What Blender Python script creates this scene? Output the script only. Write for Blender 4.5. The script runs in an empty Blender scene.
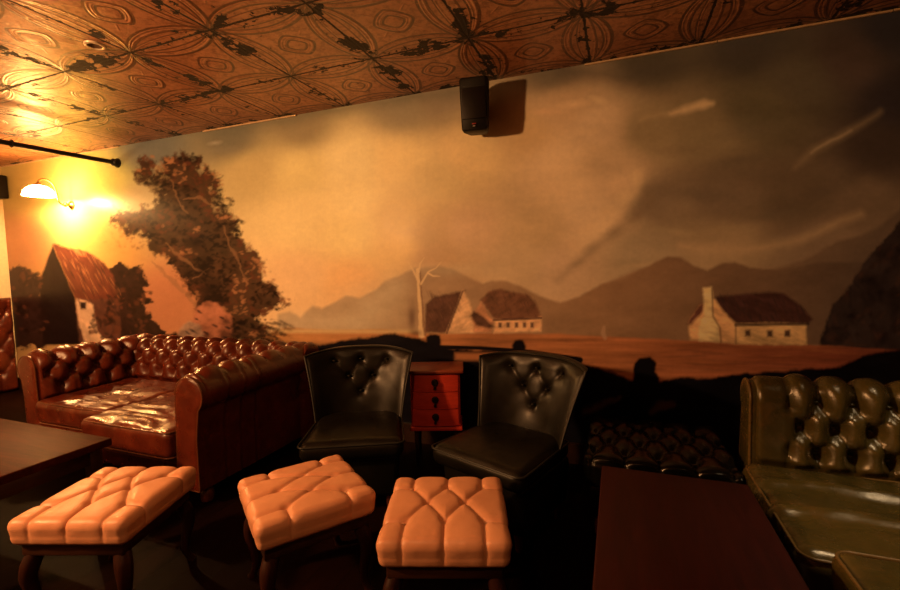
import bpy, bmesh, math, random
import numpy as np
from math import sin, cos, pi, radians, sqrt, atan2, exp
from mathutils import Vector, Matrix

random.seed(7)
SC = bpy.context.scene
COL = SC.collection

# ------------------------------------------------------------------ room survey
WALL_Y = 3.0166          # painted wall
CEIL = 2.615
LEFT_X, RIGHT_X, REAR_Y = -6.70, 1.80, -2.60
TILE = 0.61 / .486 * .486
EYE = Vector((0.0, 0.0, 1.36))
FPX, YAW, PITCH, ROLL = 440.5, -.364, -.0673, -.0228

# ------------------------------------------------------------------ tagging helpers
def tag(o, label=None, cat=None, group=None, kind=None):
    if label: o['label'] = label
    if cat: o['category'] = cat
    if group: o['group'] = group
    if kind: o['kind'] = kind
    return o

def thing(name, label, cat, loc=(0, 0, 0), rz=0.0, group=None):
    o = bpy.data.objects.new(name, None)
    o.empty_display_size = .1
    COL.objects.link(o)
    o.location = loc
    o.rotation_euler = (0, 0, rz)
    return tag(o, label, cat, group)

def link_mesh(name, me, m, parent=None, loc=None, rot=None):
    o = bpy.data.objects.new(name, me)
    COL.objects.link(o)
    if m is not None and len(me.materials) == 0:
        me.materials.append(m)
    if parent is not None: o.parent = parent
    if loc is not None: o.location = loc
    if rot is not None: o.rotation_euler = rot
    return o

def smooth(me, angle=None):
    me.polygons.foreach_set('use_smooth', [True] * len(me.polygons))
    if angle is not None:
        try: me.set_sharp_from_angle(angle=angle)
        except Exception: pass
    return me

def from_bm(name, bm, m, parent=None, loc=None, rot=None, sm=True, angle=radians(40)):
    bmesh.ops.recalc_face_normals(bm, faces=bm.faces[:])
    me = bpy.data.meshes.new(name)
    bm.to_mesh(me); bm.free()
    if sm: smooth(me, angle)
    return link_mesh(name, me, m, parent, loc, rot)

def copy_tree(o, parent=None):
    c = o.copy(); COL.objects.link(c); c.parent = parent
    for ch in list(o.children): copy_tree(ch, c)
    return c

# ------------------------------------------------------------------ bmesh shape helpers
def add_box(bm, c, s, bevel=0.0, seg=2, rz=0.0, taper=1.0):
    b = bmesh.new()
    bmesh.ops.create_cube(b, size=1.0)
    for v in b.verts:
        k = taper if v.co.z < 0 else 1.0
        v.co = Vector((v.co.x * s[0] * k, v.co.y * s[1] * k, v.co.z * s[2]))
    if bevel > 0:
        bmesh.ops.bevel(b, geom=b.edges[:], offset=bevel, segments=seg, profile=.5, affect='EDGES')
    Mx = Matrix.Translation(c) @ Matrix.Rotation(rz, 4, 'Z')
    bmesh.ops.transform(b, matrix=Mx, verts=b.verts[:])
    merge(bm, b)

def merge(bm, b):
    tmp = bpy.data.meshes.new('tmp'); b.to_mesh(tmp); b.free()
    bm.from_mesh(tmp); bpy.data.meshes.remove(tmp)

def add_lathe(bm, prof, n=24, mat=None, cap=True):
    """prof: list of (r, z) -> revolved about local Z, then transformed by mat"""
    mat = mat or Matrix.Identity(4)
    rings = []
    for r, z in prof:
        rings.append([bm.verts.new(mat @ Vector((r * cos(2 * pi * k / n), r * sin(2 * pi * k / n), z))) for k in range(n)])
    for a, b in zip(rings, rings[1:]):
        for k in range(n):
            bm.faces.new((a[k], a[(k + 1) % n], b[(k + 1) % n], b[k]))
    if cap:
        bm.faces.new(rings[0][::-1]); bm.faces.new(rings[-1])

def add_tube(bm, pts, rad, n=10, closed=False, cap=True):
    pts = [Vector(p) for p in pts]
    N = len(pts)
    if not hasattr(rad, '__len__'): rad = [rad] * N
    rings = []; ref = None
    for i in range(N):
        a = pts[(i - 1) % N] if (closed or i > 0) else pts[i]
        b = pts[(i + 1) % N] if (closed or i < N - 1) else pts[i]
        t = (b - a).normalized()
        if ref is None:
            ref = Vector((0, 0, 1)) if abs(t.z) < .9 else Vector((1, 0, 0))
        s = (ref - t * ref.dot(t))
        if s.length < 1e-6: s = t.orthogonal()
        s.normalize(); ref = s
        w = t.cross(s)
        rings.append([bm.verts.new(pts[i] + (s * cos(2 * pi * k / n) + w * sin(2 * pi * k / n)) * rad[i]) for k in range(n)])
    rr = rings + ([rings[0]] if closed else [])
    for a, b in zip(rr, rr[1:]):
        for k in range(n):
            bm.faces.new((a[k], a[(k + 1) % n], b[(k + 1) % n], b[k]))
    if cap and not closed:
        bm.faces.new(rings[0][::-1]); bm.faces.new(rings[-1])

def smooth_path(pts, n=8, closed=False):
    """Catmull-Rom through pts"""
    P = [Vector(p) for p in pts]; out = []; N = len(P)
    rng = range(N) if closed else range(N - 1)
    for i in rng:
        p1, p2 = P[i], P[(i + 1) % N]
        p0 = P[(i - 1) % N] if (closed or i > 0) else p1 + (p1 - p2)
        p3 = P[(i + 2) % N] if (closed or i + 2 < N) else p2 + (p2 - p1)
        for k in range(n):
            t = k / n
            out.append(.5 * ((2 * p1) + (p2 - p0) * t + (2 * p0 - 5 * p1 + 4 * p2 - p3) * t * t + (3 * p1 - p0 - 3 * p2 + p3) * t ** 3))
    if not closed: out.append(P[-1])
    return out

def grid_mesh(name, P, nu, nv, wrap_v=False, caps=False):
    """P: (nu*nv,3) array, u-major"""
    f = []
    for i in range(nu - 1):
        for j in range(nv if wrap_v else nv - 1):
            j2 = (j + 1) % nv
            f.append((i * nv + j, (i + 1) * nv + j, (i + 1) * nv + j2, i * nv + j2))
    if caps:
        f.append(tuple(range(nv))[::-1]); f.append(tuple((nu - 1) * nv + j for j in range(nv)))
    me = bpy.data.meshes.new(name)
    me.from_pydata([tuple(p) for p in P], [], f)
    me.validate()
    bm = bmesh.new(); bm.from_mesh(me)
    bmesh.ops.recalc_face_normals(bm, faces=bm.faces[:])
    bm.to_mesh(me); bm.free()
    return smooth(me, radians(75))

def rounded_box(name, s, r, n, disp=None, bottom=True):
    """rounded cushion block centred on origin; n = (nx,ny,nz) cells; disp(P, Nrm) -> offset along the normal"""
    sx, sy, sz = [a / 2 for a in s]
    def lin(a, k): return np.linspace(-a, a, k + 1)
    V = []; F = []
    def face(ax, sgn, A, B, order):
        base = len(V)
        for a in A:
            for b in B:
                p = [0, 0, 0]; p[ax] = sgn * (sx, sy, sz)[ax]; p[order[0]] = a; p[order[1]] = b
                V.append(p)
        nb = len(B)
        for i in range(len(A) - 1):
            for j in range(nb - 1):
                q = (base + i * nb + j, base + (i + 1) * nb + j, base + (i + 1) * nb + j + 1, base + i * nb + j + 1)
                F.append(q if sgn > 0 else q[::-1])
    X, Y, Z = lin(sx, n[0]), lin(sy, n[1]), lin(sz, n[2])
    face(2, 1, X, Y, (0, 1))
    face(2, -1, X, Y, (0, 1))
    face(0, 1, Y, Z, (1, 2)); face(0, -1, Y, Z, (1, 2))
    face(1, 1, Z, X, (2, 0)); face(1, -1, Z, X, (2, 0))
    P = np.array(V, float)
    h = np.array([sx, sy, sz])
    rr = np.minimum(r, h)
    q = np.clip(P, -(h - rr), h - rr)
    d = (P - q) / rr
    # map square corner offset onto a sphere
    L = np.linalg.norm(d, axis=1, keepdims=True)
    mx = np.max(np.abs(d), axis=1, keepdims=True)
    dn = np.where(L > 1e-9, d / np.maximum(L, 1e-9), 0)
    Pn = q + dn * rr * np.where(mx > 0, 1, 1)
    Nn = dn.copy()
    Nn /= np.maximum(np.linalg.norm(Nn, axis=1, keepdims=True), 1e-9)
    if disp is not None:
        Pn = Pn + Nn * disp(P, Nn)[:, None]
    me = bpy.data.meshes.new(name)
    me.from_pydata([tuple(p) for p in Pn], [], F)
    bm = bmesh.new(); bm.from_mesh(me)
    bmesh.ops.remove_doubles(bm, verts=bm.verts[:], dist=2e-4)
    bmesh.ops.recalc_face_normals(bm, faces=bm.faces[:])
    bm.to_mesh(me); bm.free()
    return smooth(me, radians(75))

# ------------------------------------------------------------------ numpy noise
_rng = np.random.RandomState(11)
_T = _rng.rand(256, 256)
def vnoise(x, y):
    xi = np.floor(x).astype(int); yi = np.floor(y).astype(int)
    fx = x - xi; fy = y - yi
    fx = fx * fx * (3 - 2 * fx); fy = fy * fy * (3 - 2 * fy)
    g = lambda a, b: _T[a % 256, b % 256]
    return (g(xi, yi) * (1 - fx) + g(xi + 1, yi) * fx) * (1 - fy) + (g(xi, yi + 1) * (1 - fx) + g(xi + 1, yi + 1) * fx) * fy
def fbm(x, y, o=4, gain=.5):
    s = 0; a = 1; t = 0
    for k in range(o):
        s = s + a * vnoise(x * 2 ** k + 17.3 * k, y * 2 ** k + 9.1 * k); t += a; a *= gain
    return s / t - .5

# ------------------------------------------------------------------ materials
class E_:
    """tiny expression wrapper round shader math nodes"""
    def __init__(s, nt, sock): s.nt = nt; s.s = sock
    def _op(s, op, *a):
        n = s.nt.nodes.new('ShaderNodeMath'); n.operation = op
        for i, v in enumerate((s,) + a):
            if isinstance(v, E_): s.nt.links.new(v.s, n.inputs[i])
            else: n.inputs[i].default_value = v
        return E_(s.nt, n.outputs[0])
    def __add__(s, o): return s._op('ADD', o)
    __radd__ = __add__
    def __sub__(s, o): return s._op('SUBTRACT', o)
    def __rsub__(s, o): return (s * -1) + o
    def __mul__(s, o): return s._op('MULTIPLY', o)
    __rmul__ = __mul__
    def __truediv__(s, o): return s._op('DIVIDE', o)
    def abs(s): return s._op('ABSOLUTE')
    def fract(s): return s._op('FRACT')
    def min(s, o): return s._op('MINIMUM', o)
    def max(s, o): return s._op('MAXIMUM', o)
    def pow(s, o): return s._op('POWER', o)
    def sqrt(s): return s._op('SQRT')
    def smooth(s, a, b):
        n = s.nt.nodes.new('ShaderNodeMapRange'); n.interpolation_type = 'SMOOTHSTEP'
        s.nt.links.new(s.s, n.inputs[0])
        n.inputs[1].default_value = a; n.inputs[2].default_value = b
        n.inputs[3].default_value = 0; n.inputs[4].default_value = 1
        return E_(s.nt, n.outputs[0])
    def line(s, w):            # 1 on zero, 0 beyond w
        return 1 - s.abs().smooth(0, w)

def new_mat(name):
    m = bpy.data.materials.new(name); m.use_nodes = True
    nt = m.node_tree
    b = nt.nodes['Principled BSDF']
    return m, nt, b

def coords(nt, kind='Object', scale=(1, 1, 1), rot=(0, 0, 0)):
    t = nt.nodes.new('ShaderNodeTexCoord'); mp = nt.nodes.new('ShaderNodeMapping')
    mp.inputs['Scale'].default_value = scale; mp.inputs['Rotation'].default_value = rot
    nt.links.new(t.outputs[kind], mp.inputs[0])
    return mp.outputs[0]

def noise(nt, vec, scale, detail=4, rough=.55, dist=0.0):
    n = nt.nodes.new('ShaderNodeTexNoise')
    n.inputs['Scale'].default_value = scale; n.inputs['Detail'].default_value = detail
    n.inputs['Roughness'].default_value = rough; n.inputs['Distortion'].default_value = dist
    nt.links.new(vec, n.inputs['Vector'])
    return E_(nt, n.outputs['Fac'])

def mixc(nt, fac, a, b):
    n = nt.nodes.new('ShaderNodeMix'); n.data_type = 'RGBA'
    if isinstance(fac, E_): nt.links.new(fac.s, n.inputs[0])
    else: n.inputs[0].default_value = fac
    for v, i in ((a, 6), (b, 7)):
        if isinstance(v, (tuple, list)): n.inputs[i].default_value = (v[0], v[1], v[2], 1)
        else: nt.links.new(v, n.inputs[i])
    return n.outputs[2]

def bump(nt, b, h, strength=.3, dist=.01):
    n = nt.nodes.new('ShaderNodeBump')
    n.inputs['Strength'].default_value = strength; n.inputs['Distance'].default_value = dist
    nt.links.new(h.s, n.inputs['Height']); nt.links.new(n.outputs[0], b.inputs['Normal'])

def leather(name, c1, c2, rough=.35, spec=.5, var=5.0, crackle=.15, sheen=0, patch=None):
    m, nt, b = new_mat(name)
    v = coords(nt)
    n1 = noise(nt, v, var, 5, .6).smooth(.3, .72)
    col = mixc(nt, n1, c1, c2)
    if patch:
        n3 = noise(nt, v, 9, 6, .65, .6).smooth(.5, .75)
        col = mixc(nt, n3 * .7, col, patch)
    nt.links.new(col, b.inputs['Base Color'])
    r = noise(nt, v, 14, 4).smooth(.2, .8) * .16 + (rough - .08)
    nt.links.new(r.s, b.inputs['Roughness'])
    b.inputs['Specular IOR Level'].default_value = spec
    w = nt.nodes.new('ShaderNodeTexVoronoi'); w.feature = 'DISTANCE_TO_EDGE'; w.inputs['Scale'].default_value = 220
    nt.links.new(v, w.inputs['Vector'])
    g = E_(nt, w.outputs['Distance']).smooth(0, .25) * .25 + noise(nt, v, 26, 5, .6) * 1.0
    bump(nt, b, g, crackle, .004)
    return m

def wood(name, c1, c2, rough=.3, spec=.5, axis='X', scale=1.0, coat=0.0):
    m, nt, b = new_mat(name)
    sc = {'X': (1.2, 14, 14), 'Y': (14, 1.2, 14), 'Z': (14, 14, 1.2)}[axis]
    v = coords(nt, scale=tuple(scale * s for s in sc))
    n = noise(nt, v, 2.2, 6, .65, .8)
    n2 = noise(nt, v, 9, 3, .5)
    f = (n * .75 + n2 * .25).smooth(.32, .68)
    nt.links.new(mixc(nt, f, c1, c2), b.inputs['Base Color'])
    b.inputs['Roughness'].default_value = rough
    b.inputs['Specular IOR Level'].default_value = spec
    b.inputs['Coat Weight'].default_value = coat
    b.inputs['Coat Roughness'].default_value = .15
    bump(nt, b, n2, .06, .003)
    return m

def plain(name, c, rough=.5, metal=0.0, spec=.5, var=.15):
    m, nt, b = new_mat(name)
    v = coords(nt)
    n = noise(nt, v, 30, 4)
    d = tuple(x * (1 - var) for x in c); l = tuple(min(1, x * (1 + var)) for x in c)
    nt.links.new(mixc(nt, n.smooth(.3, .7), d, l), b.inputs['Base Color'])
    b.inputs['Roughness'].default_value = rough; b.inputs['Metallic'].default_value = metal
    b.inputs['Specular IOR Level'].default_value = spec
    return m

M = {}
M['tan'] = leather('tan_leather', (.54, .255, .145), (.62, .31, .18), .42, .4, 6, .12)
M['tan_button'] = leather('tan_button', (.46, .26, .16), (.52, .30, .18), .42, .4, 6, .1)
M['brown'] = leather('oxblood_leather', (.050, .0080, .003), (.095, .015, .0055), .31, .42, 5, .12, patch=(.13, .028, .010))
M['black'] = leather('black_leather', (.0042, .0038, .0027), (.0082, .0074, .0052), .34, .20, 5, .10)
M['black_shiny'] = leather('black_bench_leather', (.0015, .0015, .0013), (.003, .003, .0026), .2, .28, 5, .10)
M['green'] = leather('olive_leather', (.038, .033, .009), (.072, .056, .014), .25, .65, 4, .14, patch=(.105, .060, .016))
M['piping_brown'] = leather('brown_piping', (.07, .02, .008), (.1, .03, .012), .3, .5)
M['piping_green'] = leather('olive_piping', (.10, .065, .022), (.14, .09, .03), .3, .5)
M['piping_black'] = leather('black_piping', (.008, .0085, .007), (.013, .0135, .011), .4, .3)
M['dark_wood'] = wood('dark_wood', (.018, .007, .004), (.04, .014, .006), .32)
M['leg_wood'] = wood('leg_wood', (.05, .012, .006), (.09, .022, .010), .3, axis='Z')
M['stool_leg'] = wood('stool_leg_wood', (.012, .003, .002), (.03, .008, .004), .4, .3, axis='Z')
M['red_wood'] = wood('red_mahogany', (.42, .032, .018), (.58, .055, .028), .38, axis='X')
M['red_top'] = wood('mahogany_top', (.16, .03, .012), (.26, .05, .02), .36, axis='X')
M['table_red'] = wood('mahogany_table', (.016, .0016, .002), (.030, .003, .003), .5, .2, axis='Y', scale=.7)
M['table_brown'] = wood('oak_table', (.026, .0055, .002), (.055, .011, .004), .5, .03, axis='X', scale=.7)
M['black_metal'] = plain('black_iron', (.008, .005, .004), .45, .2, spec=.3)
M['brass'] = plain('aged_brass', (.32, .18, .07), .3, .9)
M['black_plastic'] = plain('black_plastic', (.005, .004, .0035), .5, spec=.2)
M['badge'] = plain('red_badge', (.30, .03, .03), .4)
M['badge_pale'] = plain('pale_badge', (.45, .36, .34), .4)
M['chrome'] = plain('pale_ring', (.75, .62, .45), .25, .3)
M['stud'] = plain('nail_stud', (.25, .14, .06), .3, .9)
M['dim_paint'] = plain('dim_brown_paint', (.10, .05, .025), .7)
M['cream_paint'] = plain('cream_paint', (.62, .50, .33), .55, var=.05)
M['trim_paint'] = plain('trim_paint', (.55, .40, .25), .4)
M['skirting'] = wood('skirting_wood', (.015, .006, .004), (.03, .011, .006), .35)

# ------------------------------------------------------------------ setting: tin ceiling, floor, walls
def ceiling_material():
    m, nt, b = new_mat('pressed_tin')
    t = nt.nodes.new('ShaderNodeTexCoord'); sp = nt.nodes.new('ShaderNodeSeparateXYZ')
    nt.links.new(t.outputs['Object'], sp.inputs[0])
    v = t.outputs['Object']
    wob = noise(nt, v, 3, 3) * .012
    X = (E_(nt, sp.outputs[0]) + wob - (-3.208 - 20 * .61)) / .61
    Y = ((E_(nt, sp.outputs[1]) * -1) + wob + (WALL_Y + 20 * .61)) / .61
    u = X.fract(); w = Y.fract()
    cu = (u - .5).abs(); cw = (w - .5).abs()
    # four arcs per panel, each springing from two corners and bulging inward
    def arcs(h):
        R = (.25 + h * h) / (2 * h); c = .5 + (R - h)
        a = (cu * cu + (cw - c) * (cw - c)).sqrt() - R
        b2 = (cw * cw + (cu - c) * (cu - c)).sqrt() - R
        return a, b2
    a1, b1 = arcs(.20); a2, b2 = arcs(.165); a3, b3 = arcs(.07)
    ridge = a1.line(.014).max(b1.line(.014)).max(a2.line(.010).max(b2.line(.010)) * .7).max(a3.line(.012).max(b3.line(.012)) * .5)
    # centre medallion : lobed diamond ring with a boss
    r = (cu.pow(1.4) + cw.pow(1.4)).pow(1 / 1.4)
    med = (r - .155).line(.018).max((r - .125).line(.012) * .6)
    r2 = (cu * cu + cw * cw).sqrt()
    boss = 1 - r2.smooth(.02, .10)
    dg = (cu - cw).abs().line(.02) * r2.smooth(.17, .2) * (1 - r2.smooth(.27, .30))
    relief = ridge.max(med).max(boss * .6).max(dg * .5)
    # seams
    eu = u.min(1 - u); ew = w.min(1 - w)
    seam = eu.min(ew)
    nz = noise(nt, v, 16, 6, .7, .5)
    nz2 = noise(nt, v, 2.6, 4, .6)
    nz3 = noise(nt, v, 34, 4, .6)
    sd = (1 - (seam + (nz - .5) * .08 + (nz3 - .5) * .04).smooth(.002, .016)).max(1 - (seam + (nz3 - .5) * .022 + (nz - .5) * .012).smooth(.008, .014))
    nz4 = noise(nt, v, 5.5, 4, .6, .4)
    flake = (1 - seam.smooth(.0, .30)) * .16 + nz4 * .62 + nz * .42
    rust = flake.smooth(.706, .720)
    spots = (nz3 * .5 + nz * .5).smooth(.628, .645)
    dark = sd.max(rust).max(spots)
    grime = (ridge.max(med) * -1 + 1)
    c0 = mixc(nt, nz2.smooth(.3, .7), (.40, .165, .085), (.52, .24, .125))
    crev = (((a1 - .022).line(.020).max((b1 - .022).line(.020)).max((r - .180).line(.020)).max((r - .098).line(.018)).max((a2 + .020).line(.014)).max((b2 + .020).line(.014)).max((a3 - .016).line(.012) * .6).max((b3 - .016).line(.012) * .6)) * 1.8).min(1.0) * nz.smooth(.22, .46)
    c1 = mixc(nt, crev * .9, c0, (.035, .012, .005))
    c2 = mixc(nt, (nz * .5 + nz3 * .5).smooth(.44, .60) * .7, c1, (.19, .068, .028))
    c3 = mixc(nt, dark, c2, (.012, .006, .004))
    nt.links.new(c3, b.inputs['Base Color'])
    ro = dark * .4 + .34 + (nz - .5) * .2
    nt.links.new(ro.s, b.inputs['Roughness'])
    b.inputs['Specular IOR Level'].default_value = .55
    h = relief * .55 - sd * .8 - rust * .25 + nz * .18
    bump(nt, b, h, .26, .014)
    return m

def floor_material():
    m, nt, b = new_mat('worn_boards')
    v = coords(nt)
    sp = nt.nodes.new('ShaderNodeSeparateXYZ'); nt.links.new(v, sp.inputs[0])
    X = E_(nt, sp.outputs[0]) / .14 + 100
    u = X.fract(); gap = u.min(1 - u).smooth(.0, .03)
    g = coords(nt, scale=(9, .8, 1))
    n = noise(nt, g, 3, 6, .65, .6); n2 = noise(nt, v, 1.6, 3)
    idn = X._op('FLOOR') * .37
    tone = (idn._op('SINE') * .5 + .5) * .35 + n * .45 + n2 * .3
    c = mixc(nt, tone.smooth(.25, .85), (.002, .0006, .0004), (.009, .0026, .0012))
    c = mixc(nt, gap, (.004, .002, .001), c)
    nt.links.new(c, b.inputs['Base Color'])
    b.inputs['Roughness'].default_value = .6
    b.inputs['Specular IOR Level'].default_value = .03
    bump(nt, b, gap * .6 + n * .2, .25, .005)
    return m

def slab(name, lo, hi, m):
    bm = bmesh.new()
    add_box(bm, [(a + b) / 2 for a, b in zip(lo, hi)], [b - a for a, b in zip(lo, hi)])
    o = from_bm(name, bm, m, sm=False)
    return tag(o, kind='structure')

slab('floor', (LEFT_X, REAR_Y, -.1), (RIGHT_X, WALL_Y, 0), floor_material())
slab('ceiling', (LEFT_X, REAR_Y, CEIL), (RIGHT_X, WALL_Y, CEIL + .1), ceiling_material())
slab('wall_left', (LEFT_X - .1, REAR_Y, -.1), (LEFT_X, WALL_Y, CEIL + .1), M['cream_paint'])
slab('wall_right', (RIGHT_X, REAR_Y, -.1), (RIGHT_X + .1, WALL_Y, CEIL + .1), M['dim_paint'])
slab('wall_rear', (LEFT_X - .1, REAR_Y - .1, -.1), (RIGHT_X + .1, REAR_Y, CEIL + .1), M['dim_paint'])
slab('baseboard_back', (LEFT_X, WALL_Y - .02, 0), (RIGHT_X, WALL_Y, .14), M['skirting'])

# thin bright bead between tin ceiling and painted wall
bm = bmesh.new()
rb = random.Random(3)
x = LEFT_X
while x < RIGHT_X:
    L = rb.uniform(.25, .8); x2 = min(x + L, RIGHT_X)
    if rb.random() < .55: add_box(bm, ((x + x2) / 2, WALL_Y - .006 - rb.uniform(0, .003), CEIL - .006 + rb.uniform(-.002, .002)), (x2 - x - .004, .012, .010))
    x = x2
tag(from_bm('trim_1', bm, M['trim_paint'], sm=False), kind='structure')

# ------------------------------------------------------------------ the painted landscape on the back wall
# Everything on the mural was drawn on a 900 x 590 sketch sheet; the sheet maps onto the wall by one fixed plane-to-plane map.
_f = np.array([cos(PITCH) * sin(YAW), cos(PITCH) * cos(YAW), sin(PITCH)])
_r0 = np.array([cos(YAW), -sin(YAW), 0.0]); _u0 = np.cross(_r0, _f)
_r = _r0 * cos(ROLL) + _u0 * sin(ROLL); _u = -_r0 * sin(ROLL) + _u0 * cos(ROLL)
def sheet_of_wall(x, z):
    P = np.stack([x, np.full_like(x, WALL_Y), z - EYE.z], -1)
    w = P @ _f
    return 450 + FPX * (P @ _r) / w, 295 - FPX * (P @ _u) / w
def wall_of_sheet(px, py):
    d = _f + (px - 450) / FPX * _r - (py - 295) / FPX * _u
    t = WALL_Y / d[1]
    return t * d[0], EYE.z + t * d[2]

def lin(c):
    c = np.array(c, float) / 255.0
    return np.where(c <= .04045, c / 12.92, ((c + .055) / 1.055) ** 2.4)

def pig(c):                       # pigment as mixed on the palette (sRGB 0-255)
    return np.clip(lin(c), .004, .92)

def paint_mural(px, py):
    N = len(px)
    C = np.zeros((N, 3))
    # --- sky: soft blend of palette dabs
    W = np.zeros(N); S = np.zeros((N, 3))
    for x, y, c in SKY:
        d2 = ((px - x) / 1.25) ** 2 + (py - y) ** 2
        w = 1.0 / (d2 + 120.0) ** 2.0
        W += w; S += w[:, None] * pig(c)[None, :]
    C[:] = S / W[:, None]
    big = fbm(px / 95 + .004 * py, py / 38, 5)
    fine = fbm(px / 22, py / 12, 4)
    k = np.clip((px - 380) / 200, .25, 1)
    C *= np.clip(1 + k * .55 * big + .16 * fine * np.clip(k + .2, 0, 1), .4, 1.7)[:, None]

    def lay(a, c):
        a = np.clip(a, 0, 1)[:, None]
        C[:] = C * (1 - a) + a * (pig(c)[None, :] if not isinstance(c, np.ndarray) else c)
    def sd(pts, jx=0, jy=0, sc=9, seed=0):
        """signed distance (negative inside) to a polygon, edge roughened by noise"""
        x = px; y = py
        if jx or jy:
            x = px + jx * 2 * fbm(px / sc + seed, py / sc, 4, .6)
            y = py + jy * 2 * fbm(px / sc + 40 + seed, py / sc + 7, 4, .6)
        p = np.array(pts, float); n = len(p)
        d = np.full(N, 1e18); ins = np.zeros(N, bool)
        for i in range(n):
            a = p[i]; b = p[(i + 1) % n]
            ex, ey = b - a; wx = x - a[0]; wy = y - a[1]
            t = np.clip((wx * ex + wy * ey) / (ex * ex + ey * ey + 1e-12), 0, 1)
            d = np.minimum(d, (wx - ex * t) ** 2 + (wy - ey * t) ** 2)
            c1 = (y >= a[1]) != (y >= b[1])
            with np.errstate(divide='ignore', invalid='ignore'):
                xi = a[0] + (y - a[1]) / (ey if ey != 0 else 1e-12) * ex
            ins ^= c1 & (x < xi)
        d = np.sqrt(d)
        return np.where(ins, -d, d)
    def fill(pts, c, soft=1.0, alpha=1.0, **k):
        a = np.clip(.5 - sd(pts, **k) / (2 * soft), 0, 1)
        lay(a * alpha, c); return a
    def stroke(pts, w, c, soft=1.0, alpha=1.0, jit=0, sc=9):
        x = px; y = py
        if jit:
            x = px + jit * 2 * fbm(px / sc, py / sc, 3); y = py + jit * 2 * fbm(px / sc + 31, py / sc, 3)
        best = np.zeros(N)
        for (x0, y0), (x1, y1), (wa, wb) in zip(pts, pts[1:], zip(w, w[1:])):
            ex, ey = x1 - x0, y1 - y0
            t = np.clip(((x - x0) * ex + (y - y0) * ey) / (ex * ex + ey * ey), 0, 1)
            d = np.hypot(x - x0 - ex * t, y - y0 - ey * t)
            best = np.maximum(best, np.clip((wa + (wb - wa) * t - d) / soft + .5, 0, 1))
        lay(best * best * (3 - 2 * best) * alpha, c)

    R1 = random.Random(5)
    def dab(cx, cy, rx, ry, ang, c, alpha, soft=.35, rough=.5):
        """one brush dab: a turned, ragged ellipse"""
        rr_ = max(rx, ry) * 1.5 + 2
        k = np.nonzero((np.abs(px - cx) < rr_) & (np.abs(py - cy) < rr_))[0]
        if len(k) == 0: return
        x, y = px[k] - cx, py[k] - cy
        ca, sa = cos(ang), sin(ang)
        u = (x * ca + y * sa) / rx; v = (-x * sa + y * ca) / ry
        d = np.sqrt(u * u + v * v) + rough * fbm(px[k] / 3.2, py[k] / 2.6, 3)
        a = np.clip((1 - d) / soft, 0, 1)[:, None] * alpha
        C[k] = C[k] * (1 - a) + a * (pig(c) if not isinstance(c, np.ndarray) else c)
    def inside(pts, x, y):
        r_ = False; n = len(pts)
        for i in range(n):
            (x0, y0), (x1, y1) = pts[i], pts[(i + 1) % n]
            if (y0 > y) != (y1 > y) and x < x0 + (y - y0) / (y1 - y0) * (x1 - x0): r_ = not r_
        return r_
    for pts, w, c, soft, al in CLOUDS:
        stroke(pts, w, c, soft, al, jit=3, sc=26)
    for cx, cy, r1, r2, an, c, al in PUFFS: dab(cx, cy, r1, r2, radians(an), c, al, soft=1.0, rough=.35)
    # --- mountains
    hz = np.clip((px - 280) / 320, 0, 1)[:, None]; h2 = np.clip((px - 600) / 260, 0, 1)[:, None]
    mc = pig(P_['mtn_l']) * (1 - hz) + hz * (pig(P_['mtn_m']) * (1 - h2) + pig(P_['mtn_r']) * h2)
    mc = mc * (1 + .35 * fbm(px / 40 + py / 60, py / 14, 4) + .12 * fbm(px / 9, py / 7, 3))[:, None]
    fill(RIDGE_BACK, mc * 1.12, 2.2, .75, jx=1.5, jy=2.0, sc=14)
    fill(RIDGE, mc, 1.6, 1, jx=1.2, jy=1.2, sc=12)
    for (cx, cy, rx, ry, al) in MIST:
        d = ((px - cx) / rx) ** 2 + ((py - cy) / ry) ** 2
        lay(al * np.exp(-d * 1.4) * np.clip(.75 + 1.0 * fbm(px / 25, py / 12, 4), 0, 1) * (py > 262), P_['mist'])
    # --- dark crag at the right
    cr = pig(P_['crag'])[None, :] * (1 + 1.5 * np.clip(fbm(px / 14, py / 14, 4), -.3, .6))[:, None]
    fill(CRAG, cr, 1.6, 1, jx=4, jy=4, sc=10)
    for k in range(150):
        x = R1.uniform(822, 915); y = R1.uniform(230, 372)
        if inside(CRAG, x, y): dab(x, y, R1.uniform(3, 9), R1.uniform(2, 5), R1.uniform(0, 3), P_['smear'] if k % 3 == 0 else P_['front'], .35, .9, .8)
    # --- plain
    g1 = np.clip((px - 280) / 250, 0, 1)[:, None]; g2 = np.clip((px - 560) / 280, 0, 1)[:, None]
    gc = pig(P_['land_l']) * (1 - g1) + g1 * (pig(P_['land_m']) * (1 - g2) + pig(P_['land_r']) * g2)
    gn = fbm(px / 70, py / 5, 5)
    gc = gc * (1 + 1.1 * gn)[:, None]
    fill(LAND, gc, 1.2, 1, jy=1.0, sc=20)
    for k in range(60):
        x = R1.uniform(290, 880); y = R1.uniform(338, 374)
        dab(x, y, R1.uniform(14, 40), R1.uniform(1.2, 2.6), radians(R1.uniform(-3, 6)), P_['smear'] if k % 3 else P_['land_m'], .35, .9, .6)
    lay(np.clip(1 - np.abs(py - 331 - (px - 280) * .006) / 3.5, 0, 1) * np.clip((470 - px) / 60, 0, 1) * (px > 278) * .7, P_['pale_land'])
    # --- ruined farmstead in the middle
    for pts, c in FARM:
        n = np.clip(1 + 1.1 * fbm(px / 6 + py / 9, py / 5, 4), .5, 1.6)
        fill(pts, pig(c)[None, :] * n[:, None], 1.5, .93, jx=1.0, jy=1.0, sc=5)
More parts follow.
